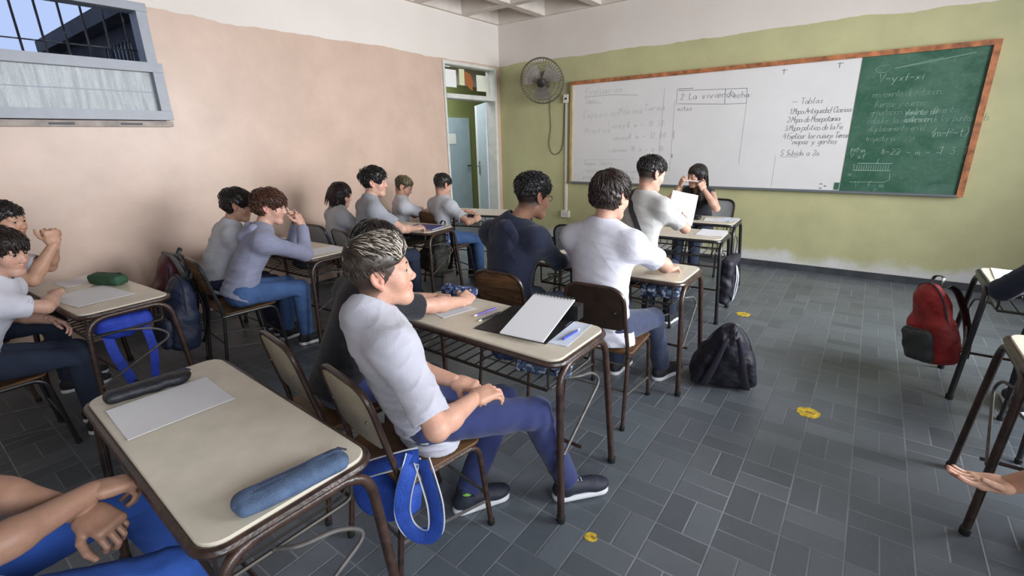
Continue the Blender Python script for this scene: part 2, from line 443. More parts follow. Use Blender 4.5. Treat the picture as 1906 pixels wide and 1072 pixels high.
# right wall windows (out of the picture; they let the daylight in)
M_alu = mat('grey_window_paint', (0.29, 0.31, 0.345), 0.45, var=0.06, vscale=12)
for k, (a, b) in enumerate(((-4.25, -0.45), (-9.2, -5.4))):
    g = G()
    for yy in (a+0.03, (a+b)/2, b-0.03): g.box((RX+0.05, yy-0.03, 1.05), (RX+0.11, yy+0.03, 2.85))
    for zz in (1.08, 2.82): g.box((RX+0.05, a, zz-0.03), (RX+0.11, b, zz+0.03))
    struct(g.ob('window_%d' % (k+2), M_alu, smooth=False))

# ------------------------------------------------------------------ window above the pupils on the pink wall
M_glass = bpy.data.materials.new('clear_glass'); M_glass.use_nodes = True
_b = M_glass.node_tree.nodes['Principled BSDF']; _b.inputs['Transmission Weight'].default_value = 1.0; _b.inputs['Roughness'].default_value = 0.02; _b.inputs['IOR'].default_value = 1.05
M_bar = mat('dark_iron_bar', (0.02, 0.022, 0.03), 0.5)
win = struct(bpy.data.objects.new('window_1', None)); COL.objects.link(win)
g = G()
for (lo, hi) in (((-0.10, WY1-0.055, 2.196), (0.045, WY1+0.015, 2.564)), ((-0.10, WY0-0.02, 2.565), (0.047, WY1+0.02, 2.625)), ((-0.10, WY0-0.015, 2.196), (0.045, WY0+0.05, 2.564))): g.box(lo, hi)
g.ob('window_frame', M_alu, win, smooth=False)
g = G()
for (lo, hi) in (((-0.06, WY0, 2.125), (0.085, WY1+0.03, 2.195)), ((-0.06, WY0, 1.765), (0.085, WY1+0.03, 1.835)), ((-0.06, WY1-0.045, 1.836), (0.083, WY1+0.028, 2.124)), ((-0.06, WY0-0.02, 1.836), (0.083, WY0+0.05, 2.124))): g.box(lo, hi)
g.ob('lower_sash', M_alu, win, smooth=False)
g = G(); g.box((-0.02, WY0, 2.19), (-0.016, WY1-0.05, 2.57)); g.ob('upper_pane', M_glass, win, smooth=False)
n = NB('wired_frosted_glass')
st = n.noise(1.0, 5, 0.6, vec=n.scalev((1, 34, 3.0)), dist=0.4)
cc = n.mix(n.mapr(st, 0.3, 0.72), (0.42, 0.46, 0.48), (0.80, 0.84, 0.84))
n.b.inputs['Transmission Weight'].default_value = 0.35
n.bump(n.noise(90, 3), 0.4, 0.01)
M_frost = n.out(cc, 0.45)
g = G(); g.box((0.02, WY0, 1.83), (0.026, WY1-0.04, 2.13)); lp = g.ob('lower_pane', M_frost, win, smooth=False)
g = G(); g.box((0.026, WY0, 1.975), (0.030, WY1-0.04, 1.983)); g.ob('pane_bead', mat('pane_bead_grey', (0.33, 0.36, 0.40), 0.6), win, smooth=False)
g = G(); g.box((0.0, WY0, 1.715), (0.05, WY1+0.03, 1.755)); g.ob('window_sill', mat('sill_concrete', (0.36, 0.31, 0.28), 0.8, var=0.3, vscale=9), win, smooth=False)
g = G()
for yy in (-4.86, -5.28, -5.75, -6.3): g.box((0.05, yy-0.07, 1.727), (0.056, yy+0.07, 1.742))
g.ob('sill_drain_slot', M_bar, win, smooth=False)
y = -4.70
k = 0
while y > WY0:
    G().tube([(-0.11, y, WZ0), (-0.11, y, WZ1)], 0.008, 6).ob('window_bar', M_bar, win); y -= 0.128; k += 1
G().tube([(-0.11, WY0, 2.30), (-0.11, WY1, 2.30)], 0.005, 6).ob('window_bar', M_bar, win)
# outside that window: end of the corridor block and a low parapet across the yard
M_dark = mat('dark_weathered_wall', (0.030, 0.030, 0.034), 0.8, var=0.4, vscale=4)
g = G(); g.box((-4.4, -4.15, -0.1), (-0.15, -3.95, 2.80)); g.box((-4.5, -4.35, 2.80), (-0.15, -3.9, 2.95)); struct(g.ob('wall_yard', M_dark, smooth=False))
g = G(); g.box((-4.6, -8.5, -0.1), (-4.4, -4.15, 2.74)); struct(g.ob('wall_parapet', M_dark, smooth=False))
g = G(); g.box((-4.4, -8.5, -0.12), (-0.15, -4.0, 0)); struct(g.ob('ground_yard', mat('yard_concrete', (0.3, 0.3, 0.29), 0.9, var=0.2), smooth=False))
for k, xx in enumerate((-1.05, -2.1)):
    wn_ = struct(bpy.data.objects.new('window_%d' % (k+4), None)); COL.objects.link(wn_)
    G().box((xx-0.36, -4.165, 1.9), (xx+0.36, -4.15, 2.62)).ob('pane', mat('pale_reflecting_pane', (0.42, 0.46, 0.47), 0.3), wn_, smooth=False)
    for j in range(7): G().tube([(xx-0.33+j*0.11, -4.19, 1.88), (xx-0.33+j*0.11, -4.19, 2.64)], 0.014, 6).ob('bar', M_bar, wn_)

# ------------------------------------------------------------------ door with its transom, and the corridor beyond
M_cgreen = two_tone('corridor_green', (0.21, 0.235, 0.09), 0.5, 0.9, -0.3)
M_dframe = mat('pale_door_frame', (0.60, 0.60, 0.55), 0.5, var=0.08, vscale=10)
M_leaf = mat('pale_blue_door_paint', (0.42, 0.50, 0.56), 0.4, var=0.07, vscale=7)
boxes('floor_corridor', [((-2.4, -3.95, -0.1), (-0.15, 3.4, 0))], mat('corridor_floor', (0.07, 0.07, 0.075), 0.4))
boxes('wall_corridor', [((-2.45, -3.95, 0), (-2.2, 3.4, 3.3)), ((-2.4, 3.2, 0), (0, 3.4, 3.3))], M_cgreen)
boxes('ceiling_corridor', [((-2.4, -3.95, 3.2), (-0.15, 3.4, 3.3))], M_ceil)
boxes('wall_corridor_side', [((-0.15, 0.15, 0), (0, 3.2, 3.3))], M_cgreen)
door = struct(bpy.data.objects.new('door_1', None)); COL.objects.link(door)
g = G()
for lo, hi in (((-0.15, DY0, 0), (0.02, DY0+0.035, DZ)), ((-0.15, DY1-0.05, 0), (0.02, DY1, DZ)), ((-0.149, DY0+0.036, DZ-0.04), (0.018, DY1-0.051, DZ-0.001)), ((-0.149, DY0+0.036, 2.105), (0.03, DY1-0.051, 2.165))): g.box(lo, hi)
g.ob('door_frame', M_dframe, door, smooth=False)
HM = Matrix.Translation((-0.13, DY1-0.05, 0)) @ Matrix.Rotation(R(-38), 4, 'Z') @ Matrix.Translation((0.13, -(DY1-0.05), 0))
g = G(); g.box((-0.95, DY1-0.085, 0.01), (-0.15, DY1-0.045, 2.10), HM); leaf = g.ob('door_leaf', M_leaf, door, smooth=False)
g = G(); g.box((-0.951, DY1-0.087, 0.01), (-0.80, DY1-0.043, 2.10), HM); g.ob('door_edge', mat('door_edge_white', (0.66, 0.70, 0.74), 0.4), leaf, smooth=False)
g = G(); g.box((-0.79, DY1-0.092, 0.98), (-0.68, DY1-0.085, 1.20), HM); g.tube([HM @ Vector(q) for q in ((-0.74, DY1-0.086, 1.12), (-0.74, DY1-0.13, 1.12), (-0.62, DY1-0.13, 1.12))], 0.011, 8); g.ob('door_handle', mat('brushed_steel', (0.3, 0.3, 0.31), 0.35, 0.9), leaf)
g = G(); g.box((-0.953, DY1-0.075, 0.98), (-0.950, DY1-0.055, 1.2), HM); g.ob('door_lock', MATS['brushed_steel'], leaf, smooth=False)
tg = G().box((-0.085, DY0+0.03, 2.16), (-0.08, DY1-0.05, DZ-0.035)).ob('transom_pane', M_glass, door, smooth=False)
M_sheet = mat('white_sheet_paper', (0.74, 0.74, 0.72), 0.8)
def wallsheet(name, y0, y1, z0, z1, m, label):
    o = G().box((-0.076, y0, z0), (-0.0735, y1, z1)).ob(name, m, smooth=False); return tag(o, label, 'paper')
wallsheet('paper_sheet', -1.17, -0.90, 2.26, 2.485, M_sheet, 'white paper sheet on the door transom, nearer the pink wall')
wallsheet('paper_sheet', -0.46, -0.20, 2.24, 2.46, mat('cream_sheet_paper', (0.66, 0.68, 0.56), 0.8), 'cream paper sheet on the door transom, nearer the corner')
wallsheet('paper_sheet', -0.835, -0.725, 2.30, 2.51, mat('yellowish_paper', (0.62, 0.62, 0.40), 0.8), 'small yellowish paper in the middle of the door transom')
g = G(); g.add([(-0.07, -0.715, 2.49), (-0.07, -0.60, 2.46), (-0.07, -0.545, 2.36), (-0.07, -0.565, 2.235), (-0.07, -0.64, 2.27), (-0.07, -0.715, 2.33), (-0.074, -0.715, 2.49), (-0.074, -0.60, 2.46), (-0.074, -0.545, 2.36), (-0.074, -0.565, 2.235), (-0.074, -0.64, 2.27), (-0.074, -0.715, 2.33)],
               [(0, 5, 4, 3, 2, 1), (6, 7, 8, 9, 10, 11)]+[(k, (k+1) % 6, (k+1) % 6+6, k+6) for k in range(6)])
tag(g.ob('paper_cutout', mat('orange_brown_paper', (0.33, 0.10, 0.025), 0.8), smooth=False), 'orange brown paper cutout between the sheets on the door transom', 'paper')
d2 = struct(bpy.data.objects.new('door_2', None)); COL.objects.link(d2)
g = G(); g.box((-2.2, 0.62, 0), (-2.15, 1.72, 1.99)); g.ob('door_leaf', mat('blue_grey_door', (0.36, 0.47, 0.53), 0.45, var=0.08, vscale=4), d2, smooth=False)
g = G(); g.tube([(-2.15, 1.64, 1.03), (-2.09, 1.64, 1.03), (-2.09, 1.54, 1.03)], 0.012, 8); g.ob('door_handle', M_bar, d2)
tag(G().box((-2.148, 1.0, 1.48), (-2.145, 1.28, 1.68)).ob('notice_sheet', M_sheet, smooth=False), 'pale notice sheet on the blue door across the corridor', 'paper')

# ------------------------------------------------------------------ the board
bx0, bx1, bz0, bz1, gx = 1.275, 5.575, 0.915, 2.285, 4.585
board = thing('classroom_board', 'long wood framed board, white writing panel beside a green chalk panel', 'board', (bx0, 0, bz0))
def bl(lo, hi): return (lo[0]-bx0, lo[1], lo[2]-bz0), (hi[0]-bx0, hi[1], hi[2]-bz0)
M_frame = mat('orange_brown_wood', (0.36, 0.135, 0.055), 0.5, var=0.5, vscale=14)
g = G(); g.box(*bl((bx0, -0.05, bz1-0.045), (bx1, 0, bz1))); g.ob('top_rail', M_frame, board, smooth=False)
g = G(); g.box(*bl((bx1-0.05, -0.05, bz0), (bx1, 0, bz1-0.045))); g.ob('side_rail', M_frame, board, smooth=False)
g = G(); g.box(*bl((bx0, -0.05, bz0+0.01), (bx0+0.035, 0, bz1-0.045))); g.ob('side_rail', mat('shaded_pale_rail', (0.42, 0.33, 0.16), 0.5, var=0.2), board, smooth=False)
g = G(); g.box(*bl((bx0, -0.065, bz0), (bx1-0.05, 0, bz0+0.022))); g.ob('tray', mat('grey_metal_tray', (0.17, 0.19, 0.21), 0.4, 0.3), board, smooth=False)
n = NB('whiteboard_surface'); c = n.mix(n.mapr(n.noise(1.2, 6, 0.6), 0.3, 0.7), (0.66, 0.655, 0.65), (0.74, 0.735, 0.73))
M_wb = n.out(c, 0.42)
g = G(); g.box(*bl((bx0+0.035, -0.025, bz0+0.022), (gx, 0, bz1-0.045))); wp = g.ob('white_panel', M_wb, board, smooth=False)
n = NB('green_chalkboard'); sm = n.noise(1.0, 6, 0.62, vec=n.scalev((2.2, 1, 3.4)), dist=0.8)
c = n.mix(n.mapr(sm, 0.40, 0.75), (0.018, 0.088, 0.050), (0.075, 0.165, 0.115))
c = n.mix(n.M('MULTIPLY', n.mapr(n.noise(30, 5, 0.7), 0.5, 0.8), 0.25), c, (0.2, 0.3, 0.24))
M_gb = n.out(c, 0.5)
g = G(); g.box(*bl((gx, -0.03, bz0+0.022), (bx1-0.05, 0, bz1-0.045))); gp = g.ob('green_panel', M_gb, board, smooth=False)

# stroke lettering for the handwriting
GL = {'a': [[(6,4),(3,5),(1,3),(2,0),(5,1),(6,4),(6,0)]], 'b': [[(1,10),(1,0),(4,0),(6,2),(5,5),(1,4)]], 'c': [[(6,4),(3,5),(1,3),(2,0),(6,1)]], 'd': [[(6,4),(3,5),(1,3),(2,0),(5,0),(6,2),(6,10)]],
      'e': [[(1,2.5),(6,3),(5,5),(2,5),(1,2),(3,0),(6,1)]], 'f': [[(6,10),(3,9),(3,0)],[(1,5),(5,5)]], 'g': [[(6,4),(3,5),(1,3),(2,0),(6,1),(6,5),(5,-4),(1,-3)]], 'h': [[(1,10),(1,0)],[(1,4),(4,5),(6,3),(6,0)]],
      'i': [[(3,5),(3,0)],[(3,7),(3.2,7.6)]], 'j': [[(4,5),(4,-4),(1,-3)]], 'l': [[(2,10),(2,1),(4,0)]], 'm': [[(0,5),(0,0)],[(0,4),(2,5),(3,3),(3,0)],[(3,4),(5,5),(6,3),(6,0)]], 'n': [[(1,5),(1,0)],[(1,4),(4,5),(6,3),(6,0)]],
      'o': [[(3,5),(1,3),(2,0),(5,0),(6,3),(3,5)]], 'p': [[(1,5),(1,-4)],[(1,4),(4,5),(6,3),(4,0),(1,1)]], 'q': [[(6,4),(3,5),(1,3),(2,0),(6,1),(6,5),(6,-4)]], 'r': [[(1,5),(1,0)],[(1,3),(3,5),(5,5)]],
      's': [[(6,4),(3,5),(2,3.4),(5,2),(4,0),(1,.6)]], 't': [[(3,9),(3,1),(5,0)],[(1,6),(5,6)]], 'u': [[(1,5),(1,1),(3,0),(6,2),(6,5),(6,0)]], 'v': [[(1,5),(3,0),(6,5)]], 'y': [[(1,5),(3,1)],[(6,5),(2,-4)]], 'z': [[(1,5),(6,5),(1,0),(6,0)]],
      'x': [[(1,5),(6,0)],[(6,5),(1,0)]], '1': [[(2,8),(4,10),(4,0)]], '2': [[(1,8),(4,10),(6,7),(1,0),(6,0)]], '3': [[(1,9),(5,9),(3,5),(6,3),(4,0),(1,1)]], '4': [[(4,10),(1,4),(6,4)],[(5,7),(5,0)]], '5': [[(6,10),(2,10),(2,6),(6,4),(4,0),(1,1)]],
      '0': [[(3,10),(1,5),(3,0),(6,5),(3,10)]], '8': [[(3,5),(1,8),(4,10),(6,8),(1,2),(3,0),(6,2),(3,5)]], '-': [[(1,4),(6,4)]], '.': [[(2,0),(2.5,0.5)]], ':': [[(2,1),(2.4,1.4)],[(2,4),(2.4,4.4)]], '(': [[(5,10),(3,5),(5,-1)]], ')': [[(2,10),(4,5),(2,-1)]], '=': [[(1,3),(6,3)],[(1,6),(6,6)]],
      'A': [[(0,0),(3,10),(6,0)],[(1,4),(5,4)]], 'C': [[(6,9),(2,9),(1,4),(3,0),(6,1)]], 'E': [[(6,10),(1,10),(1,0),(6,0)],[(1,5),(5,5)]], 'F': [[(6,10),(1,10),(1,0)],[(1,5),(5,5)]], 'L': [[(1,10),(1,0),(6,0)]], 'M': [[(0,0),(1,10),(3,4),(5,10),(6,0)]], 'S': [[(6,9),(3,10),(1,7),(5,4),(4,0),(1,1)]],
      'T': [[(0,10),(6,10)],[(3,10),(3,0)]], 'V': [[(0,10),(3,0),(6,10)]], 'P': [[(1,0),(1,10),(6,8),(5,5),(1,5)]], 'R': [[(1,0),(1,10),(6,8),(5,5),(1,5),(6,0)]]}
rngw = random.Random(4)
def write(g, text, x, z, h, yy, wd=0.004, slope=0.0, adv=0.68):
    s = h/10; cx = x; gg = G()
    for ch in text:
        for st_ in GL.get(ch, []):
            P = [(cx+(px+0.15*pz)*s*0.9+rngw.uniform(-.3, .3)*s-bx0, yy, z+pz*s+slope*(cx-x)+rngw.uniform(-.3, .3)*s-bz0) for px, pz in st_]
            gg.tube(P, wd/2, 4)
        cx += h*adv*(0.7 if ch in 'il1.:' else 1.0)
    g.append(('written_line', gg)); return cx
def stroke(g, P, yy, wd=0.004): g.append(('drawn_line', G().tube([(a-bx0, yy, b-bz0) for a, b in P], wd/2, 4)))
def inked(g, m, par):
    for nm, q in g: q.ob(nm, m, par)
M_ink = mat('grey_marker_ink', (0.23, 0.23, 0.25), 0.6); M_ink2 = mat('faded_marker_ink', (0.43, 0.43, 0.44), 0.6); M_chalk = mat('pale_chalk', (0.19, 0.31, 0.25), 0.9); M_chalk2 = mat('bright_chalk', (0.30, 0.42, 0.36), 0.9)
Y = -0.0255
g = []
stroke(g, [(1.48, 2.075), (1.9, 2.08), (2.26, 2.05)], Y, .006); stroke(g, [(1.50, 1.99), (1.75, 1.99)], Y)
write(g, 'Evaluacion', 1.50, 2.10, .085, Y); write(g, 'Tema', 1.5, 1.995, .06, Y); write(g, 'Exposicion', 1.47, 1.80, .085, Y, slope=.02); write(g, 'Maxima', 2.0, 1.825, .085, Y); write(g, 'Tarea', 2.35, 1.85, .08, Y)
inked(g, M_ink2, wp)
g = []
write(g, 'Practica', 1.50, 1.60, .075, Y); write(g, 'Lunes', 1.85, 1.655, .075, Y); write(g, '8 a - 10 50', 2.12, 1.66, .07, Y); write(g, 'Jueves', 1.87, 1.50, .07, Y); write(g, '8 a - 12 00', 2.15, 1.515, .07, Y); write(g, 'viernes', 1.87, 1.345, .06, Y); write(g, '10 a - a 10', 2.18, 1.355, .065, Y)
write(g, 'Segun texto', 1.49, 1.17, .06, Y); write(g, 'resolver en grupo una hoja', 1.49, 1.07, .06, Y); write(g, 'preparar tema de cada uno', 1.49, .98, .055, Y); stroke(g, [(1.47, 1.24), (2.1, 1.25)], Y, .003)
inked(g, M_ink2, wp)
g = []
stroke(g, [(2.77, 2.065), (3.55, 2.035), (3.56, 1.875), (3.32, 1.88), (2.78, 1.915)], Y, .006); stroke(g, [(3.32, 2.045), (3.325, 1.88)], Y, .006); stroke(g, [(2.76, 2.09), (2.76, 1.9)], Y, .004); stroke(g, [(2.77, 2.085), (2.95, 2.08)], Y, .007)
write(g, '2 La vivienda', 2.80, 1.955, .075, Y, .006); write(g, 'Fecha:', 3.36, 1.94, .065, Y, .006); write(g, 'mitos', 2.78, 1.83, .055, Y, .005)
stroke(g, [(2.755, 1.60), (2.755, 1.50)], Y, .006); stroke(g, [(2.755, 1.32), (2.757, 1.27)], Y, .012); stroke(g, [(3.56, 1.87), (3.55, 1.2)], Y, .0025); stroke(g, [(2.74, 1.95), (2.735, 1.1)], Y, .0025); stroke(g, [(2.60, 2.1), (2.58, 1.2)], Y, .0025)
inked(g, M_ink, wp)
g = []
stroke(g, [(4.02, 1.86), (4.07, 1.862)], Y, .005); write(g, 'Tablas', 4.10, 1.835, .06, Y, .005, adv=.6)
for k, (t, x0, zz) in enumerate((('1 Mapa Antiguedad Clasica', 4.00, 1.735), ('2 Mapa de Mesopotamia', 3.99, 1.65), ('3 Mapa politico de la Fe', 3.98, 1.565), ('4 Explicar los nuevos Temas', 3.97, 1.48), ('mapas y gentes', 4.08, 1.42), ('5 Subida a 2a', 3.97, 1.30))):
    write(g, t, x0, zz, .058, Y, .0055, adv=.40 if k < 4 else .5)
stroke(g, [(3.98, 1.285), (4.15, 1.285)], Y, .004)
for (a, b) in ((3.90, 2.20), (4.40, 2.215)): stroke(g, [(a, b), (a, b-.05)], Y, .007); stroke(g, [(a-.02, b-.01), (a+.03, b-.01)], Y, .006)
stroke(g, [(3.93, 1.3), (3.925, .96)], Y, .002)
for (a, b) in ((4.40, 1.0), (4.44, .98), (4.40, .955)): stroke(g, [(a, b), (a+.02, b)], Y, .012)
inked(g, M_ink, wp)
g = G(); g.box((4.535-bx0, -0.032, .945-bz0), (4.575-bx0, -0.025, 1.02-bz0)); g.ob('green_clip', mat('green_clip', (0.03, 0.12, 0.07), 0.5), wp, smooth=False)
Y = -0.0305
g = []
stroke(g, [(4.70, 2.12), (4.73, 2.15), (4.80, 2.15), (4.83, 2.12), (4.79, 2.085), (4.72, 2.09), (4.70, 2.12)], Y, .006)
stroke(g, [(4.85, 2.115), (5.05, 2.14), (5.25, 2.17), (5.42, 2.195)], Y, .010); stroke(g, [(4.9, 2.125), (5.2, 2.175)], Y, .006)
for k, (t, x0, zz, hh) in enumerate((('movimiento de rotacion', 4.72, 1.86, .06), ('fuerzas y cuerpos', 4.74, 1.765, .06), ('gravitacion y otros elementos', 4.72, 1.69, .06), ('calcular la distancia de los puntos a b', 4.71, 1.61, .06), ('desplazamiento en el', 4.72, 1.535, .06), ('trayectoria', 4.72, 1.44, .055), ('s 20', 5.03, 1.43, .05))):
    write(g, t, x0, zz, hh, Y, .005, adv=.40)
inked(g, M_chalk, gp)
g = []
write(g, 'V-y', 4.74, 1.995, .075, Y, .006); write(g, 'xf-xi', 4.90, 2.0, .06, Y, .006); write(g, 't=0 m', 4.61, 1.33, .05, Y, .006, adv=.5); write(g, 'V xf', 4.62, 1.27, .05, Y, .005); write(g, '8-22', 4.87, 1.31, .06, Y, .006); write(g, '- - m - -', 5.0, 1.305, .055, Y, .005); write(g, '(m-P-t)', 5.22, 1.475, .075, Y, .006, adv=.55); write(g, '1 3.1', 5.31, 1.31, .075, Y, .006)
write(g, 'elementos del', 5.0, 1.68, .055, Y, .006, adv=.35); write(g, 'aceleracion', 5.0, 1.615, .055, Y, .006, adv=.35)
stroke(g, [(4.67, 1.215), (4.67, 1.15), (4.98, 1.15), (4.99, 1.22), (4.70, 1.22)], Y, .007)
gg = G()
for k in range(14): gg.tube([(4.70+k*.02-bx0, Y, 1.155-bz0), (4.70+k*.02-bx0, Y, 1.205-bz0)], .002, 4)
g.append(('drawn_line', gg))
stroke(g, [(4.86, 1.22), (4.87, 1.27)], Y, .005)
write(g, 'x', 4.63, 1.09, .06, Y); stroke(g, [(4.66, 1.03), (4.95, 1.035), (4.99, 1.06), (4.985, 1.12)], Y, .005); write(g, 'V f m', 4.70, .98, .06, Y, adv=.9); write(g, 'o', 4.87, .94, .06, Y)
inked(g, M_chalk2, gp)

# ------------------------------------------------------------------ wall fan, its cable, cable duct with sockets
M_fan = mat('dusty_fan_metal', (0.115, 0.10, 0.075), 0.55, 0.2, var=0.3, vscale=10); M_fand = mat('fan_dark', (0.018, 0.017, 0.016), 0.5); M_blade = mat('fan_blade_grey', (0.30, 0.28, 0.24), 0.5)
fan = thing('wall_fan', 'round dusty wall fan in a wire cage on the green wall', 'fan', (0.97, -0.30, 2.30))
fan.rotation_euler = Vector((0.30, -0.80, -0.34)).to_track_quat('Z', 'Y').to_euler()
RF = 0.300
g = G(); g.tube([(RF*math.cos(a), RF*math.sin(a), 0) for a in np.linspace(0, 2*math.pi, 40, endpoint=False)], 0.011, 6, closed=True); g.ob('cage_ring', M_fan, fan)
for sgn, nm in ((1, 'front_cage'), (-1, 'rear_cage')):
    g = G()
    for k in range(44):
        a = 2*math.pi*k/44; g.tube([(r_*math.cos(a), r_*math.sin(a), sgn*0.085*(1-(r_/RF)**3)) for r_ in (0.05, 0.12, 0.19, 0.25, RF)], 0.0024, 4)
    for rr_ in (0.11, 0.18, 0.24): g.tube([(rr_*math.cos(a), rr_*math.sin(a), sgn*0.086*(1-(rr_/RF)**3)) for a in np.linspace(0, 2*math.pi, 28, endpoint=False)], 0.002, 4, closed=True)
    g.ob(nm, M_fan, fan)
for k in range(3):
    a0 = 2*math.pi*k/3+0.5; V = []; F = []
    for i in range(6):
        for j in range(7):
            r_ = 0.05+0.21*i/5; a = a0+(j/6-0.5)*(1.55-0.35*i/5); V.append((r_*math.cos(a), r_*math.sin(a), (j/6-0.5)*0.075))
    for i in range(5):
        for j in range(6): F.append((i*7+j, i*7+j+1, (i+1)*7+j+1, (i+1)*7+j))
    n_ = len(V); V += [(x, y_, z-0.004) for x, y_, z in V]; F += [tuple(q+n_ for q in f[::-1]) for f in F]
    mk('fan_blade', V, F, M_blade, fan)
G().lathe([(0.0, 0.10), (0.035, 0.098), (0.058, 0.085), (0.06, 0.02), (0.0, 0.015)]).ob('hub', M_fand, fan)
G().lathe([(0.02, -0.26), (0.07, -0.24), (0.085, -0.16), (0.08, -0.09), (0.03, -0.08)]).ob('motor_housing', M_fand, fan)
g = G(); MM = fan.matrix_world.copy()
qm = fan.rotation_euler.to_matrix().to_4x4(); iv = (Matrix.Translation(fan.location) @ qm).inverted()
g.tube([iv @ Vector((0.87, -0.12, 2.36)), iv @ Vector((0.87, -0.10, 2.30)), iv @ Vector((0.88, 0.0, 2.26))], 0.03, 8); g.ob('wall_bracket', M_fand, fan)
tag(G().tube(spline([(0.93, -0.012, 2.16), (0.915, -0.008, 1.95), (0.93, -0.008, 1.70), (0.90, -0.008, 1.48), (0.94, -0.008, 1.35), (1.02, -0.008, 1.315), (1.11, -0.008, 1.38), (1.145, -0.008, 1.55), (1.155, -0.008, 1.9), (1.165, -0.008, 2.03)], 6), 0.004, 6).ob('fan_cable', M_fand), 'thin dark cable looping on the green wall below the fan', 'cable')
duct = thing('cable_duct', 'white vertical cable duct with socket boxes beside the board', 'cable duct', (1.20, 0, 0.42))
M_pvc = mat('white_plastic', (0.70, 0.68, 0.60), 0.4)
G().box((-0.018, -0.022, 0.04), (0.018, 0, 1.62)).ob('duct', M_pvc, duct, smooth=False)
b_ = G().box((-0.04, -0.045, 1.60), (0.04, 0, 1.71)).ob('socket_box', M_pvc, duct, smooth=False); G().box((-0.016, -0.048, 1.64), (0.016, -0.045, 1.665)).ob('socket', M_fand, b_, smooth=False)
b_ = G().box((-0.065, -0.045, -0.02), (0.065, 0, 0.08)).ob('socket_box', M_pvc, duct, smooth=False); G().box((-0.03, -0.048, 0.01), (0.03, -0.045, 0.05)).ob('socket', mat('socket_face', (0.6, 0.6, 0.55), 0.4), b_, smooth=False)
# floor markers
M_yel = mat('worn_yellow_sticker', (0.62, 0.43, 0.035), 0.6, var=0.5, vscale=40)
def sticker(x, y, r_, seed, label):
    rr = random.Random(seed); P = []
    for k in range(26):
        a = 2*math.pi*k/26; q = r_*rr.uniform(.86, 1.05); P.append((q*math.cos(a), q*math.sin(a)))
    o = G().prism(P, 0.0, 0.0016).ob('floor_sticker', M_yel, smooth=False); o.location = (x, y, 0.0004); tag(o, label, 'floor sticker', 'yellow distance stickers on the floor')
    G().prism([(a*.45+.01, b*.25) for a, b in P[::2]], 0.0016, 0.0020).ob('faded_print', mat('faded_sticker_print', (0.30, 0.20, 0.04), 0.7, var=.6, vscale=60), o, smooth=False)
sticker(4.750, -3.365, .062, 1, 'round yellow floor sticker in the open aisle near the black backpack')
sticker(4.137, -4.886, .026, 2, 'small worn yellow floor sticker on the tiles beside the blond boy')
sticker(4.106, -1.865, .06, 3, 'pale yellow floor sticker beyond the desks, towards the front wall')
# ================================================================== FURNITURE
M_tube = mat('brown_painted_tube', (0.040, 0.021, 0.015), 0.32, var=0.5, vscale=30, spec=0.6, bump=0.1, bscale=90)
M_tubek = mat('black_painted_tube', (0.012, 0.012, 0.014), 0.32, var=0.3, vscale=30, spec=0.6)
M_rod = mat('worn_steel_rod', (0.11, 0.10, 0.095), 0.55, 0.3, var=0.3, vscale=25)
M_rack = mat('dark_rack_rod', (0.05, 0.042, 0.035), 0.4, 0.4)
M_top = mat('beige_laminate', (0.62, 0.565, 0.46), 0.38, var=0.09, vscale=9, bump=0.03, bscale=60)
M_beige = mat('beige_back_laminate', (0.40, 0.345, 0.25), 0.45, var=0.12, vscale=9)
M_brownp = mat('dark_brown_board', (0.030, 0.017, 0.010), 0.5, var=0.35, vscale=16)
n = NB('worn_wood_grain'); gr = n.noise(1.0, 6, 0.65, vec=n.scalev((6, 6, 60)), dist=0.5)
M_woodp = n.out(n.mix(n.mapr(gr, 0.3, 0.7), (0.030, 0.014, 0.006), (0.21, 0.105, 0.042)), 0.55)
M_greyp = mat('grey_back_laminate', (0.30, 0.32, 0.32), 0.4, var=0.1)
M_rubber = mat('black_rubber', (0.012, 0.012, 0.012), 0.6)

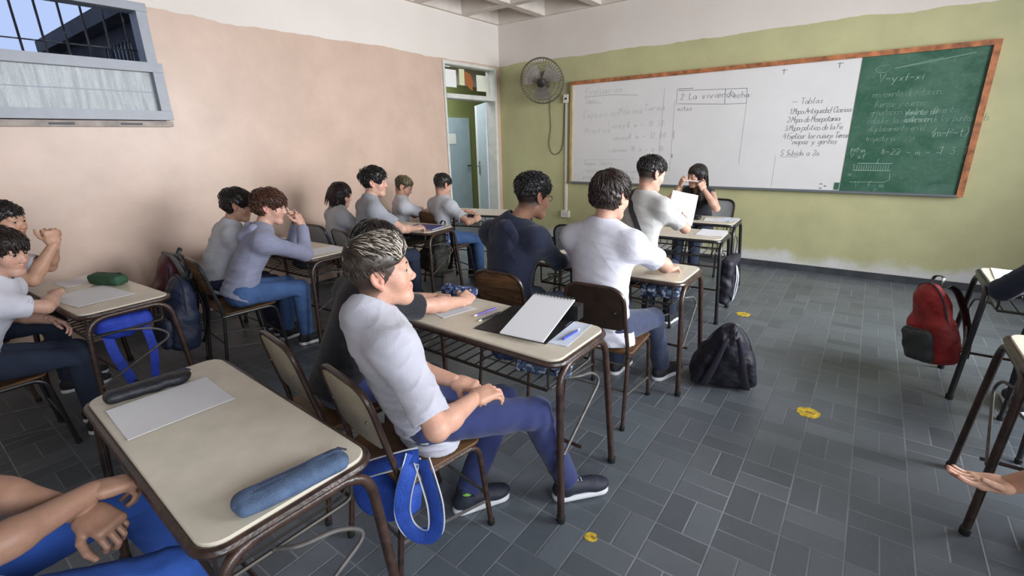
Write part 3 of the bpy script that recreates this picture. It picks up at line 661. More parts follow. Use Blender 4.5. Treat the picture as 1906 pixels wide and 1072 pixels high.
DL, DD, DH = 1.05, 0.425, 0.72
def make_desk(label):
    t = thing('school_desk', label, 'desk', group='double school desks')
    G().prism(rrect(DL, DD, 0.055), DH-0.022, DH, bev=0.003).ob('tabletop', M_top, t)
    g = G(); g.tube([(x, y, DH-0.020) for x, y in rrect(DL+0.012, DD+0.012, 0.06)], 0.0135, 8, closed=True); g.ob('edge_band', M_tube, t)
    for sx in (-1, 1):
        x = sx*(DL/2+0.005); xb = sx*(DL/2+0.045)
        P = fillet([(xb, -0.24, 0.0), (x, -0.195, 0.685), (x, 0.195, 0.685), (xb, 0.24, 0.0)], 0.10, 7)
        lg = G().tube(P, 0.0155, 10).ob('leg', M_tube, t)
        for yy in (-0.24, 0.24): G().lathe([(0.017, 0.0), (0.019, 0.004), (0.019, 0.03), (0.016, 0.032)], 10, Matrix.Translation((xb, yy, 0))).ob('foot_cap', M_rubber, lg)
        P = fillet([(sx*0.472, -0.06, 0.568), (x*0.985, -0.02, 0.575), (x*0.985, 0.10, 0.545), (x*0.99, 0.175, 0.475), (xb*0.99, -0.216, 0.315)], [0.03, 0.05, 0.06], 6)
        G().tube(P, 0.0065, 8).ob('brace_rod', M_rod, t)
    g = G(); g.tube([(-DL/2-0.02, -0.03, 0.235), (DL/2+0.02, -0.03, 0.235)], 0.008, 8); g.ob('crossbar', M_tube, t)
    g = G(); z = 0.565
    g.tube(fillet([(-0.47, -0.185, DH-0.03), (-0.47, -0.185, z), (-0.47, 0.17, z), (-0.47, 0.17, DH-0.03)], 0.03, 4), 0.006, 6)
    g.tube(fillet([(0.47, -0.185, DH-0.03), (0.47, -0.185, z), (0.47, 0.17, z), (0.47, 0.17, DH-0.03)], 0.03, 4), 0.006, 6)
    g.tube([(-0.47, -0.185, z), (0.47, -0.185, z)], 0.008, 6); g.tube([(-0.47, 0.17, z), (0.47, 0.17, z)], 0.006, 6); g.tube([(-0.47, 0.17, z+0.06), (0.47, 0.17, z+0.06)], 0.005, 6)
    for k in range(15):
        xx = -0.44+0.88*k/14; g.tube(fillet([(xx, -0.185, z), (xx, 0.17, z), (xx, 0.17, z+0.10)], 0.03, 3), 0.004, 5)
    g.ob('book_rack', M_rack, t)
    return t
desk0 = make_desk('double desk in the foreground with a white paper strip, seen from above')
desk0.location = (3.275, -5.815, 0); desk0.rotation_euler = (0, 0, R(-2.5))
def desk(x, y, rz, label): return dup(desk0, (x, y, 0), R(rz), label)
deskB = desk(3.43, -4.635, -1, 'double desk with the open black binder, in front of the blond boy')
deskC = desk(3.50, -3.35, 0, 'double desk in front of the boys in navy jacket and white shirt')
deskD = desk(3.38, -2.03, 3, 'double desk in front of the boy wearing the cross body strap')
deskE = desk(3.31, -1.22, 2, 'double desk the woman in black leans on, below the board')
deskF = desk(0.97, -4.21, 2, 'double desk of the boy in the purple grey hoodie, by the pink wall')
deskG = desk(0.98, -3.03, 6, 'double desk with the blue folder, by the pink wall')
deskH = desk(1.12, -1.85, 14, 'empty double desk standing before the open door')
deskI = desk(1.06, -5.58, 3, 'double desk with the green pencil case and blue bag')
deskJ = desk(5.985, -2.49, 0, 'double desk with the red backpack hung at its end')
deskK = desk(5.92, -3.78, 0, 'double desk nearest the right hand edge, white sheet on top')
for d_ in (deskD, deskE, deskH, deskJ):
    for c in d_.children:
        if c.name.split('.')[0] in ('leg', 'edge_band'):
            c.data = c.data.copy(); c.data.materials.clear(); c.data.materials.append(M_tubek)

SH = 0.44
def make_chair(label):
    t = thing('school_chair', label, 'chair', group='tube framed school chairs')
    G().prism(rrect(0.385, 0.37, 0.05), SH-0.012, SH, bev=0.003).ob('seat', M_woodp, t)
    # back frame: rear legs rising into a rounded arch
    for sx in (-1, 1):
        P = fillet([(sx*0.185, -0.235, 0.0), (sx*0.178, -0.178, 0.43), (sx*0.17, -0.20, 0.55)], 0.1, 5)
        lg = G().tube(P, 0.0115, 8).ob('leg', M_tube, t); G().lathe([(0.013, 0), (0.015, 0.003), (0.015, 0.025), (0.012, 0.027)], 8, Matrix.Translation((sx*0.185, -0.235, 0))).ob('foot_cap', M_rubber, lg)
        P = fillet([(sx*0.178, -0.19, SH-0.024), (sx*0.178, 0.165, SH-0.024), (sx*0.185, 0.21, 0.0)], 0.06, 6)
        lg = G().tube(P, 0.0115, 8).ob('leg', M_tube, t); G().lathe([(0.013, 0), (0.015, 0.003), (0.015, 0.025), (0.012, 0.027)], 8, Matrix.Translation((sx*0.185, 0.21, 0))).ob('foot_cap', M_rubber, lg)
    P = fillet([(-0.17, -0.20, 0.54), (-0.165, -0.262, 0.815), (0.165, -0.262, 0.815), (0.17, -0.20, 0.54)], 0.09, 7)
    G().tube(P, 0.0115, 8).ob('back_frame', M_tube, t)
    g = G(); g.tube([(-0.18, -0.205, 0.22), (0.18, -0.205, 0.22)], 0.0065, 6); g.tube([(-0.182, 0.19, 0.17), (0.182, 0.19, 0.17)], 0.0065, 6)
    for sx in (-1, 1): g.tube([(sx*0.182, -0.21, 0.2), (sx*0.182, 0.195, 0.13)], 0.0065, 6)
    g.ob('stretcher', M_rod, t)
    # curved back panel with rounded upper corners
    V = []; F = []; nx, nz = 15, 12; W2 = 0.168
    for side in (0, 1):
        for j in range(nz+1):
            z = 0.575+0.235*j/nz; wz = W2
            top = 0.81-z
            if top < 0.085: wz = W2-0.085+math.sqrt(max(0, 0.085**2-(0.085-top)**2))
            if z-0.575 < 0.03: wz = W2-0.03+math.sqrt(max(0, 0.03**2-(0.03-(z-0.575))**2))
            for i in range(nx+1):
                x = -wz+2*wz*i/nx; yb = -0.20-0.062*(z-0.54)/0.275-0.014*(1-(x/W2)**2)
                V.append((x, yb+(0.006 if side else -0.004), z))
    N = (nx+1)*(nz+1)
    for j in range(nz):
        for i in range(nx):
            a = j*(nx+1)+i; F.append((a, a+1, a+nx+2, a+nx+1)); F.append((a+N, a+N+nx+1, a+N+nx+2, a+N+1))
    def rim(seq):
        for a, b in zip(seq, seq[1:]): F.append((a, a+N, b+N, b))
    rim([i for i in range(nx+1)][::-1]); rim([nz*(nx+1)+i for i in range(nx+1)]); rim([j*(nx+1) for j in range(nz+1)]); rim([j*(nx+1)+nx for j in range(nz+1)][::-1])
    bk = mk('backrest', V, F, M_beige, t, auto=40)
    g = G()
    for sx in (-1, 1): g.lathe([(0.0, 0), (0.006, 0.0), (0.005, 0.003), (0.0, 0.004)], 8, Matrix.Translation((sx*0.12, -0.247, 0.68)) @ Matrix.Rotation(R(90), 4, 'X'))
    g.ob('rivet', M_rod, bk)
    return t
chair0 = make_chair('beige backed chair the blond boy in the foreground sits on')
chair0.location = (3.545, -5.24, 0); chair0.rotation_euler = (0, 0, R(-9))
def chair(x, y, rz, label, back=None, black=False):
    sw = {}
    if back is not None: sw['backrest'] = back
    if black: sw.update({'leg': M_tubek, 'back_frame': M_tubek})
    return dup(chair0, (x, y, 0), R(rz), label, swap=sw)
chair(3.04, -5.20, -8, 'beige backed chair under the boy in the black shirt')
chair(3.74, -3.90, 3, 'dark brown backed chair under the boy in the white shirt', M_brownp)
chair(3.16, -3.965, 2, 'worn wooden backed chair under the boy in the navy jacket', M_woodp)
chair(3.45, -2.72, -8, 'chair under the boy wearing the cross body strap', M_brownp, True)
chair(2.76, -2.42, 6, 'empty black framed chair with grey backrest', M_greyp, True)
chair(3.42, -0.56, 172, 'black framed chair behind the woman at the board', M_greyp, True)
chair(0.79, -4.79, 0, 'chair hung with the maroon backpack, by the pink wall', M_greyp, True)
chair(1.20, -4.80, -6, 'chair under the boy in the purple grey hoodie', M_woodp, True)
chair(0.66, -3.55, 0, 'black framed chair under the girl with bobbed hair', M_greyp, True)
chair(1.16, -3.60, -10, 'black framed chair under the tall boy in the grey tee', M_greyp, True)
chair(0.52, -2.56, -14, 'chair under the boy with the cropped bleached hair', M_brownp, True)
chair(1.09, -2.46, -14, 'wooden backed chair with the dark khaki backpack hung on it', M_woodp)
chair(0.52, -6.14, 0, 'chair under the boy resting his chin by his clasped hands', M_brownp)
chair(1.33, -6.12, 0, 'dark chair under the boy slouching at the left edge', M_brownp, True)
chair(3.22, -6.60, 0, 'chair under the person in blue jeans in the corner')
chair(5.80, -3.08, 0, 'dark chair under the person in the navy sleeve', M_brownp, True)
chair(5.92, -4.42, 0, 'dark chair under the person with the open hand', M_brownp, True)

# ================================================================== THINGS ON AND IN THE DESKS
def place(o, x, y, z, rz, label, cat, group=None): o.location = (x, y, z); o.rotation_euler = (0, 0, R(rz)); return tag(o, label, cat, group)
def sheet(w_, d, seed=0, th=0.0012, curl=0.004):
    V = []; F = []; n = 8
    for s_ in (0, 1):
        for j in range(n+1):
            for i in range(n+1):
                x, y = (i/n-.5)*w_, (j/n-.5)*d; z = curl*(abs(math.sin(seed+3*i/n+2*j/n))*(2*abs(i/n-.5))**2)
                V.append((x, y, z+(th if s_ else 0)))
    N = (n+1)**2
    for j in range(n):
        for i in range(n):
            a = j*(n+1)+i; F.append((a+N, a+1+N, a+n+2+N, a+n+1+N)); F.append((a, a+n+1, a+n+2, a+1))
    def rim(q):
        for a, b in zip(q, q[1:]): F.append((a, b, b+N, a+N))
    rim(range(n+1)); rim([n+j*(n+1) for j in range(n+1)]); rim([n*(n+1)+i for i in range(n, -1, -1)]); rim([j*(n+1) for j in range(n, -1, -1)])
    return V, F
M_paper = mat('white_paper', (0.76, 0.77, 0.80), 0.75)
M_paperb = mat('bluish_paper', (0.62, 0.68, 0.80), 0.75)
def paper(x, y, z, w_, d, rz, label, m=None, seed=0, curl=0.003, cat='paper', name='paper_sheet', group=None):
    V, F = sheet(w_, d, seed, curl=curl); return place(mk(name, V, F, m or M_paper, auto=40), x, y, z, rz, label, cat, group)
TZ = DH+0.0005

def pencil_case(name, L, W_, Ht, m, label, x, y, z, rz, seed=0, soft=0.004, zipm=None, zip_off=0.3):
    h = 0.004
    s = SDF((-L/2-.03, -W_/2-.03, -.02), (L/2+.03, W_/2+.03, Ht+.03), h)
    s.cone((-L/2+W_*.42, 0, Ht*.5), (L/2-W_*.42, 0, Ht*.5), W_*.47, W_*.47, 0.0, n=(0, 0, 1), f=Ht/W_)
    s.box((0, 0, Ht*.45), (L/2-.006, W_*.40, Ht*.40), .012, k=.015)
    V, F = s.nets(); N = vnormals(V, F); V = V+N*(wavy(V, seed, .07)*soft)[:, None]; V = relax(V, F, 1); V[:, 2] = np.maximum(V[:, 2], 0.0005)
    o = mk(name, V, F, m); place(o, x, y, z, rz, label, 'pencil case')
    g = G(); yo = W_*zip_off
    zz = Ht*.5+Ht*.5*math.sqrt(max(0.02, 1-(yo/(W_*.5))**2))
    g.tube([(-L/2+.03+i*(L-.06)/8, yo, zz-.002) for i in range(9)], .0035, 6)
    zp = g.ob('zipper', zipm or mat('zipper_dark', (0.02, 0.025, 0.04), 0.4), o)
    g = G(); g.tube([(L/2-.045, yo, zz), (L/2-.01, yo, zz+.002), (L/2+.008, yo-.01, zz-.008)], .0032, 6); g.ob('zipper_pull', mat('pull_tab_dark', (0.05, 0.06, 0.09), 0.4, 0.5), o)
    return o
M_blackc = mat('black_case_fabric', (0.012, 0.013, 0.018), 0.5, bump=0.2, bscale=120)
M_denim = mat('denim_blue_fabric', (0.075, 0.12, 0.21), 0.85, var=0.2, vscale=40, bump=0.4, bscale=300)
M_greenc = mat('dark_green_fabric', (0.018, 0.068, 0.030), 0.7, var=0.2, vscale=20, bump=0.2, bscale=150)
n = NB('blue_floral_print'); v1 = n.noise(26, 3, 0.6, dist=1.2); v2 = n.noise(45, 4, 0.6)
cc = n.mix(n.mapr(v1, 0.50, 0.55), (0.012, 0.020, 0.060), (0.10, 0.17, 0.42)); cc = n.mix(n.mapr(v2, 0.58, 0.63), cc, (0.45, 0.52, 0.66))
M_floral = n.out(cc, 0.75)
n = NB('blue_grey_camouflage'); v1 = n.noise(20, 3, 0.6, dist=1.5); v2 = n.noise(33, 3, 0.6)
cc = n.mix(n.mapr(v1, 0.46, 0.50), (0.010, 0.014, 0.028), (0.06, 0.09, 0.17)); cc = n.mix(n.mapr(v2, 0.55, 0.58), cc, (0.36, 0.42, 0.50))
M_camo = n.out(cc, 0.75)
# desk A
pencil_case('pencil_case', 0.25, 0.075, 0.042, M_blackc, 'black pencil case at the far end of the foreground desk', 2.86, -5.85, TZ, 81, 1)
dc = pencil_case('pencil_case', 0.275, 0.085, 0.042, M_denim, 'blue denim pencil case at the near end of the foreground desk', 3.765, -5.825, TZ, 80, 2, zip_off=.20)
for yo in (-.012, .002): G().tube([(-.115+i*.23/8, .017+yo*1.8, .0405-abs(yo)*.06+.0005) for i in range(9)], .0026, 5).ob('seam_piping', mat('dark_seam', (0.02, 0.03, 0.07), 0.7), dc)
paper(3.04, -5.845, TZ, 0.262, 0.30, -3, 'white paper strip lying beside the black pencil case', seed=1)
# desk B
bd = thing('ring_binder', 'open black ring binder holding a white pad on the desk', 'binder', (3.66, -4.585, TZ), R(5))
M_bind = mat('black_binder_cover', (0.012, 0.012, 0.013), 0.45, bump=0.15, bscale=90)
G().box((-0.10, -0.165, 0), (0.155, 0.185, 0.004)).ob('cover', M_bind, bd, smooth=False)
G().box((-0.215, -0.165, 0.0), (-0.104, 0.19, 0.004)).ob('cover_flap', M_bind, bd, smooth=False)
G().box((0.06, 0.13, 0.004), (0.17, 0.195, 0.075)).ob('spine', M_bind, bd, smooth=False)
V, F = sheet(0.215, 0.33, 0, th=0.006, curl=0.0)
pd = mk('writing_pad', [(x+0.045, y*0.97-0.025, z+0.014+0.265*(y+0.165)) for x, y, z in V], F, M_paper, bd, auto=40)
g = G()
for k in range(12): g.tube([(-0.052+0.0175*k+0.004*math.cos(a), 0.136+0.010*math.cos(a), 0.106+0.009*math.sin(a)) for a in np.linspace(0, 2*math.pi, 8, endpoint=False)], 0.0022, 5, closed=True)
g.ob('spiral', M_bind, pd)
paper(3.855, -4.58, TZ, 0.10, 0.27, 5, 'bluish sheet sticking out from under the white pad', M_paperb, 3)
def pen(x, y, z, rz, L, m, label, tip=None):
    o = G().tube([(-L/2, 0, .005), (L/2-.02, 0, .005)], .0048, 8).ob('pen', m); place(o, x, y, z, rz, label, 'pen')
    G().lathe([(.0045, 0), (.004, .012), (.001, .022), (0, .022)], 8, Matrix.Translation((L/2-.02, 0, .005)) @ Matrix.Rotation(R(90), 4, 'Y')).ob('pen_tip', tip or MATS['white_plastic'], o)
    G().tube([(-L/2+.005, 0, .0105), (-L/2+.04, 0, .0105)], .0015, 5).ob('pen_clip', m, o); return o
M_purple = mat('purple_plastic', (0.10, 0.05, 0.42), 0.35); M_bluep = mat('blue_plastic', (0.04, 0.07, 0.42), 0.3)
pen(3.372, -4.58, TZ, -100, .15, M_purple, 'purple pen lying on the desk left of the binder')
pen(3.432, -4.62, TZ, -97, .15, M_blackc, 'black pen lying against the binder flap')
pen(3.875, -4.60, TZ+.0045, 88, .14, M_bluep, 'blue pen lying on the sheet right of the pad')
pencil_case('pencil_case', 0.215, 0.085, 0.060, M_floral, 'blue floral pencil case in front of the boy in black', 3.075, -4.445, TZ, 8, 5, .006)
paper(3.17, -4.63, TZ, 0.21, 0.20, -14, 'white sheet under the hands of the boy in black', seed=4)
pencil_case('pencil_case', 0.25, 0.12, 0.085, M_camo, 'camouflage print pencil case in the rack under the binder desk', 3.80, -4.70, 0.571, 14, 6, .008)
s = SDF((-.09, -.09, -.01), (.09, .09, .10), .005); s.ell((0, 0, .04), (.065, .05, .038)); s.ell((.03, .02, .035), (.045, .05, .03), k=.02)
V, F = s.nets(); N = vnormals(V, F); V = V+N*(wavy(V, 8, .04)*.008)[:, None]
place(mk('crumpled_cloth', V, F, mat('navy_cloth', (0.015, 0.035, 0.10), 0.85, bump=.3, bscale=60)), 3.58, -4.70, 0.573, 0, 'crumpled navy cloth in the rack under the binder desk', 'cloth')
# other desks
place(pencil_case('pencil_case', 0.24, 0.13, 0.085, M_camo, 'x', 0, 0, 0, 0, 31, .010), 3.86, -3.42, 0.571, 10, 'camouflage bundle in the rack beneath the white shirted boy\'s arm', 'pencil case')
s = SDF((-.16, -.13, -.01), (.16, .13, .13), .006); s.ell((0, 0, .05), (.13, .09, .046)); s.ell((.05, .03, .05), (.08, .08, .04), k=.03); V, F = s.nets(); N = vnormals(V, F); V = V+N*(wavy(V, 18, .05)*.010)[:, None]; V[:, 2] = np.maximum(V[:, 2], .001)
place(mk('crumpled_jacket', V, F, mat('dark_bundle_fabric', (0.016, 0.016, 0.018), 0.85, bump=.3, bscale=60)), 1.22, -4.25, 0.573, 20, 'dark crumpled jacket in the rack of the hoodie boy\'s desk', 'jacket')
paper(1.36, -1.93, 0.573, 0.20, 0.28, 14, 'white sheet in the rack of the empty desk by the door', seed=33)
paper(3.78, -1.93, TZ, 0.22, 0.30, 4, 'white sheet on the desk with the hanging navy bag', seed=2)
paper(3.63, -1.22, TZ, 0.20, 0.20, 8, 'white sheet on the desk at the board, beside the woman', seed=3)
paper(3.735, -1.16, TZ+.0015, 0.15, 0.24, -12, 'bluish sheet near the end of the desk at the board', M_paperb, 5)
place(pencil_case('pencil_case', 0.16, 0.06, 0.04, M_blackc, 'x', 0, 0, 0, 0, 9), 3.43, -1.27, TZ, -20, 'small dark pencil case at the elbow of the woman in black', 'pencil case')
paper(3.86, -3.33, TZ, 0.20, 0.26, 6, 'sheet under the arm of the boy in the white shirt', mat('buff_paper', (0.62, 0.55, 0.44), 0.75), 7)
paper(1.33, -4.16, TZ, 0.24, 0.30, -4, 'white sheet at the aisle end of the hoodie desk', seed=8)
paper(0.80, -4.22, TZ, 0.20, 0.28, 3, 'white sheet on the hoodie desk, nearer the pink wall', seed=9)
fo = thing('folder', 'dark blue folder lying on the desk by the pink wall', 'folder', (1.30, -3.00, TZ), R(12)); M_blf = mat('blue_folder_card', (0.030, 0.032, 0.20), 0.5)
G().box((-.165, -.115, 0), (.165, .115, .003)).ob('cover', M_blf, fo, smooth=False); G().box((-.155, -.108, .0032), (.16, .108, .010)).ob('page_block', M_paper, fo, smooth=False)
G().box((-.165, -.115, .0102), (.165, .115, .0135)).ob('cover', M_blf, fo, smooth=False)
paper(1.02, -3.08, TZ, 0.2, 0.27, 10, 'white sheet beside the blue folder', seed=10)
pencil_case('pencil_case', 0.24, 0.10, 0.075, M_greenc, 'dark green pencil case lying by the pink wall', 0.98, -5.475, TZ, 24, 11, .005, zip_off=.1)
paper(1.20, -5.62, TZ, 0.40, 0.28, 8, 'large white sheet on the desk with the green pencil case', seed=11)
paper(0.72, -5.54, TZ, 0.22, 0.26, 4, 'white sheet behind the green pencil case', seed=12)
paper(5.63, -2.44, TZ, 0.26, 0.30, -4, 'white sheet on the desk with the red backpack', seed=13)
paper(5.64, -3.76, TZ, 0.24, 0.30, 3, 'white sheet on the desk by the right hand edge', seed=14)

# ================================================================== BAGS
def ribbon(P, w_, th, up): return G().tube(spline(P, 6), w_/2, 8, flat=th/2, up=up)
def backpack(label, loc, rz, m, ms, H=.44, W_=.30, D=.17, seed=1, taper=1.0, tilt=0.0, lean=0.0, straps='hang', slump=.012, pocket=True, pm=None, zipm=None, roll=0.0, zmin=None):
    """local: back panel at y=0, body towards -y, z up from 0"""
    t = thing('backpack', label, 'backpack', loc, R(rz)); t.rotation_euler = (R(tilt), R(roll), R(rz))
    h = .007
    s = SDF((-W_/2-.05, -D-.12, -.04), (W_/2+.05, .06, H+.06), h)
    s.cone((0, -D*.5, W_*.42), (0, -D*.45, H-W_*.44), W_*.5, W_*.44, n=(0, 1, 0), f=D/W_); s.box((0, -D*.5, H*.28), (W_*.47, D*.46, H*.27), .04, k=.05)
    V, F = s.nets(); N = vnormals(V, F); V = V+N*(wavy(V, seed, .16)*slump+wavy(V, seed+50, .05)*slump*.3)[:, None]; V = relax(V, F, 1); V[:, 2] = np.maximum(V[:, 2], 0.002)
    V[:, 0] *= 1+(taper-1)*np.clip(V[:, 2]/H, 0, 1); mk('body', V, F, m, t)
    if pocket:
        s = SDF((-W_/2-.02, -D-.11, -.02), (W_/2+.02, .0, H*.65), h); s.box((0, -D*.96, H*.25), (W_*.39, .045, H*.21), .035); V, F = s.nets(); N = vnormals(V, F)
        V = V+N*(wavy(V, seed+9, .09)*slump*.7)[:, None]; V[:, 2] = np.maximum(V[:, 2], 0.004); pk = mk('front_pocket', V, F, pm or m, t)
        G().tube(spline([(-W_*.34, -D*.96-.02, H*.40), (-W_*.28, -D*.96-.026, H*.455), (0, -D*.96-.030, H*.465), (W_*.28, -D*.96-.026, H*.455), (W_*.34, -D*.96-.02, H*.40)], 5), .004, 6).ob('zipper', zipm or MATS['zipper_dark'], pk)
    G().tube(spline([(-W_*.49, -D*.5, H*.35), (-W_*.44, -D*.52, H*.75), (-W_*.2, -D*.5, H*.985), (W_*.2, -D*.5, H*.985), (W_*.44, -D*.52, H*.75), (W_*.49, -D*.5, H*.35)], 6), .005, 6).ob('zipper', zipm or MATS['zipper_dark'], t)
    G().tube(spline([(-.045, -.03, H*.96), (-.035, -.01, H+.035), (.035, -.01, H+.035), (.045, -.03, H*.96)], 5), .011, 6, flat=.004).ob('handle', ms, t)
    for sx in (-1, 1):
        if straps == 'hang': P = [(sx*.06, .0, H*.95), (sx*.075, .035, H*.86), (sx*.10, .05, H*.55), (sx*.115, .035, H*.25), (sx*.13, .0, H*.08)]
        else: P = [(sx*.06, .0, H*.95), (sx*.09, .015, H*.8), (sx*.11, .02, H*.5), (sx*.125, .015, H*.2), (sx*.13, 0, H*.05)]
        ribbon(P, .055, .012, (0, 1, 0)).ob('strap', ms, t)
    if taper != 1.0:
        for o_ in [c for c in t.children]+[g_ for c in t.children for g_ in c.children]:
            if o_.name.split('.')[0] == 'body': continue
            for v_ in o_.data.vertices: v_.co.x *= 1+(taper-1)*max(0, min(1, v_.co.z/H))
    return t
M_bk = mat('black_navy_nylon', (0.012, 0.012, 0.022), 0.55, bump=.25, bscale=160, var=.3, vscale=10); M_bks = mat('dark_purple_webbing', (0.022, 0.018, 0.032), 0.6)
backpack('black backpack slumped on the open floor beside the desk leg', (4.285, -3.36, 0.0), 200, M_bk, M_bks, H=.44, W_=.44, D=.22, seed=3, tilt=-16, slump=.016, taper=.42, straps='flat')
M_red = mat('red_nylon', (0.27, 0.012, 0.012), 0.6, bump=.2, bscale=120, var=.3, vscale=8); M_gry = mat('grey_nylon', (0.045, 0.05, 0.052), 0.6, bump=.2, bscale=120)
backpack('red and grey backpack hanging from the desk end', (5.405, -2.47, 0.145), 300, M_red, M_tubek, H=.50, W_=.29, D=.16, seed=7, tilt=8, pm=M_gry, roll=-13)
M_mar = mat('maroon_nylon', (0.062, 0.010, 0.018), 0.5, bump=.2, bscale=120, var=.4, vscale=9); M_blkn = mat('black_nylon', (0.014, 0.014, 0.016), 0.5, bump=.2, bscale=120)
backpack('maroon backpack hanging on the chair by the pink wall', (0.73, -5.06, 0.32), -14, M_mar, M_blkn, H=.48, W_=.30, D=.17, seed=11, tilt=-12)
M_kh = mat('dark_khaki_nylon', (0.030, 0.029, 0.022), 0.6, bump=.25, bscale=120, var=.4, vscale=9)
backpack('dark khaki backpack hanging on the wooden backed chair', (1.24, -2.73, 0.20), -16, M_kh, M_blkn, H=.50, W_=.34, D=.20, seed=15, tilt=-6)
backpack('navy backpack hanging on the hoodie boy\'s chair', (1.10, -5.11, 0.20), -4, mat('navy_nylon', (0.012, 0.019, 0.045), 0.55, bump=.25, bscale=120, var=.3, vscale=9), M_blkn, H=.50, W_=.32, D=.19, seed=19, tilt=-8)

# the blue bag on the boy's chair, with its long straps
M_blue = mat('royal_blue_canvas', (0.018, 0.070, 0.38), 0.7, var=.18, vscale=20, bump=.25, bscale=140); M_pale = mat('pale_strap_lining', (0.50, 0.53, 0.58), 0.7)
bb = thing('shoulder_bag', 'royal blue bag with pale edged straps hanging from the boy\'s chair', 'bag', (3.60, -5.42, 0.0))
s = SDF((-.22, -.14, .12), (.22, .16, .46), .007); s.box((-.03, .0, .335), (.135, .06, .065), .035); s.ell((-.05, .0, .29), (.11, .065, .07), k=.04)
V, F = s.nets(); N = vnormals(V, F); V = V+N*(wavy(V, 4, .12)*.012)[:, None]; mk('body', V, F, M_blue, bb)
def strap_pair(P, w_, up, name):
    a = ribbon(P, w_, .008, up).ob(name, M_blue, bb); sp = spline(P, 6); g = G()
    side = []
    for i, q in enumerate(sp):
        t_ = (sp[min(i+1, len(sp)-1)]-sp[max(i-1, 0)]).normalized(); u_ = Vector(up); u_ = (u_-t_*u_.dot(t_)).normalized(); side.append(t_.cross(u_))
    for e in (-1, 1): g.tube([q+side[i]*e*w_*.47 for i, q in enumerate(sp)], .003, 5)
    g.ob('strap_edging', M_pale, a)
strap_pair([(-.13, -.05, .43), (-.06, -.075, .455), (.03, -.05, .50), (.10, .0, .525), (.13, .03, .53)], .058, (.3, -.6, .7), 'strap')
strap_pair([(.115, .02, .53), (.135, -.02, .50), (.125, -.045, .42), (.115, -.05, .34), (.13, -.04, .275), (.175, -.02, .255), (.215, .0, .285), (.215, .01, .37), (.19, .015, .45), (.155, .02, .53)], .055, (.75, -.65, .1), 'strap')
ribbon([(.08, .0, .50), (.085, -.02, .45), (.10, -.025, .40), (.12, -.02, .42), (.125, -.01, .48)], .03, .003, (.7, -.7, 0)).ob('buckle_webbing', M_pale, bb)
# blue bag under desk I
bi = thing('cloth_bag', 'bright blue bag with dangling straps hung under the green pencil case desk', 'bag', (1.42, -5.56, 0))
s = SDF((-.16, -.18, .42), (.16, .18, .66), .007); s.box((0, 0, .585), (.08, .13, .05), .035); s.ell((0, -.02, .55), (.085, .10, .06), k=.04); V, F = s.nets(); N = vnormals(V, F); V = V+N*(wavy(V, 14, .09)*.016)[:, None]
M_blue2 = mat('bright_blue_canvas', (0.018, 0.050, 0.42), 0.7, bump=.25, bscale=140, var=.2, vscale=20)
mk('body', V, F, M_blue2, bi)
ribbon([(.03, -.09, .56), (.06, -.085, .42), (.07, -.05, .26), (.05, -.03, .13)], .05, .008, (1, 0, 0)).ob('strap', M_blue2, bi)
ribbon([(.03, .09, .56), (.05, .10, .40), (.045, .08, .24), (.02, .07, .10)], .045, .008, (1, 0, 0)).ob('strap', M_blue2, bi)
ribbon([(.05, -.03, .15), (.09, -.05, .08), (.06, -.08, .02), (.02, -.05, .015)], .03, .003, (0, 0, 1)).ob('strap_end', M_pale, bi)
# navy bag hung on desk D
bdg = thing('shoulder_bag', 'navy bag with a pale loop strap hung on the desk before the board', 'bag', (3.965, -2.06, 0))
s = SDF((-.12, -.22, .08), (.14, .22, .66), .008); s.box((0.02, 0, .36), (.05, .15, .2), .04); V, F = s.nets(); N = vnormals(V, F); V = V+N*(wavy(V, 24, .12)*.014)[:, None]; mk('body', V, F, M_bk, bdg)
ribbon([(.08, -.05, .50), (.10, -.09, .40), (.095, -.10, .28), (.08, -.05, .20), (.09, .0, .25), (.095, .01, .38), (.08, -.02, .48)], .03, .004, (1, 0, 0)).ob('loop_strap', M_pale, bdg)
# ================================================================== PEOPLE
M_skin = {}
def skinmat():
    m = mat('skin', (0.5, 0.3, 0.22), 0.48, attr='tint', sss=0.12, var=0.06, vscale=60, bump=0.06, bscale=220, spec=0.4); return m
M_hair = mat('hair', (0.03, 0.02, 0.015), 0.42, attr='tint', spec=0.45)
M_eye = mat('eye', (0.7, 0.7, 0.7), 0.15, attr='tint', spec=0.6)
def v3(*a): return np.array(a, float)
def unit(v): v = np.asarray(v, float); return v/max(np.linalg.norm(v), 1e-9)
def hdir(deg): return v3(math.sin(R(deg)), math.cos(R(deg)), 0)
def ik(a, t, l1, l2, pole):
    a, t = np.asarray(a, float), np.asarray(t, float); d = t-a; L = np.linalg.norm(d); u = d/max(L, 1e-6); Lc = min(L, (l1+l2)*0.998); Lc = max(Lc, abs(l1-l2)+.01)
    x = (l1*l1-l2*l2+Lc*Lc)/(2*Lc); hh = math.sqrt(max(0, l1*l1-x*x)); p = np.asarray(pole, float); p = p-u*(p@u); p = unit(p)
    return a+u*x+p*hh, a+u*Lc

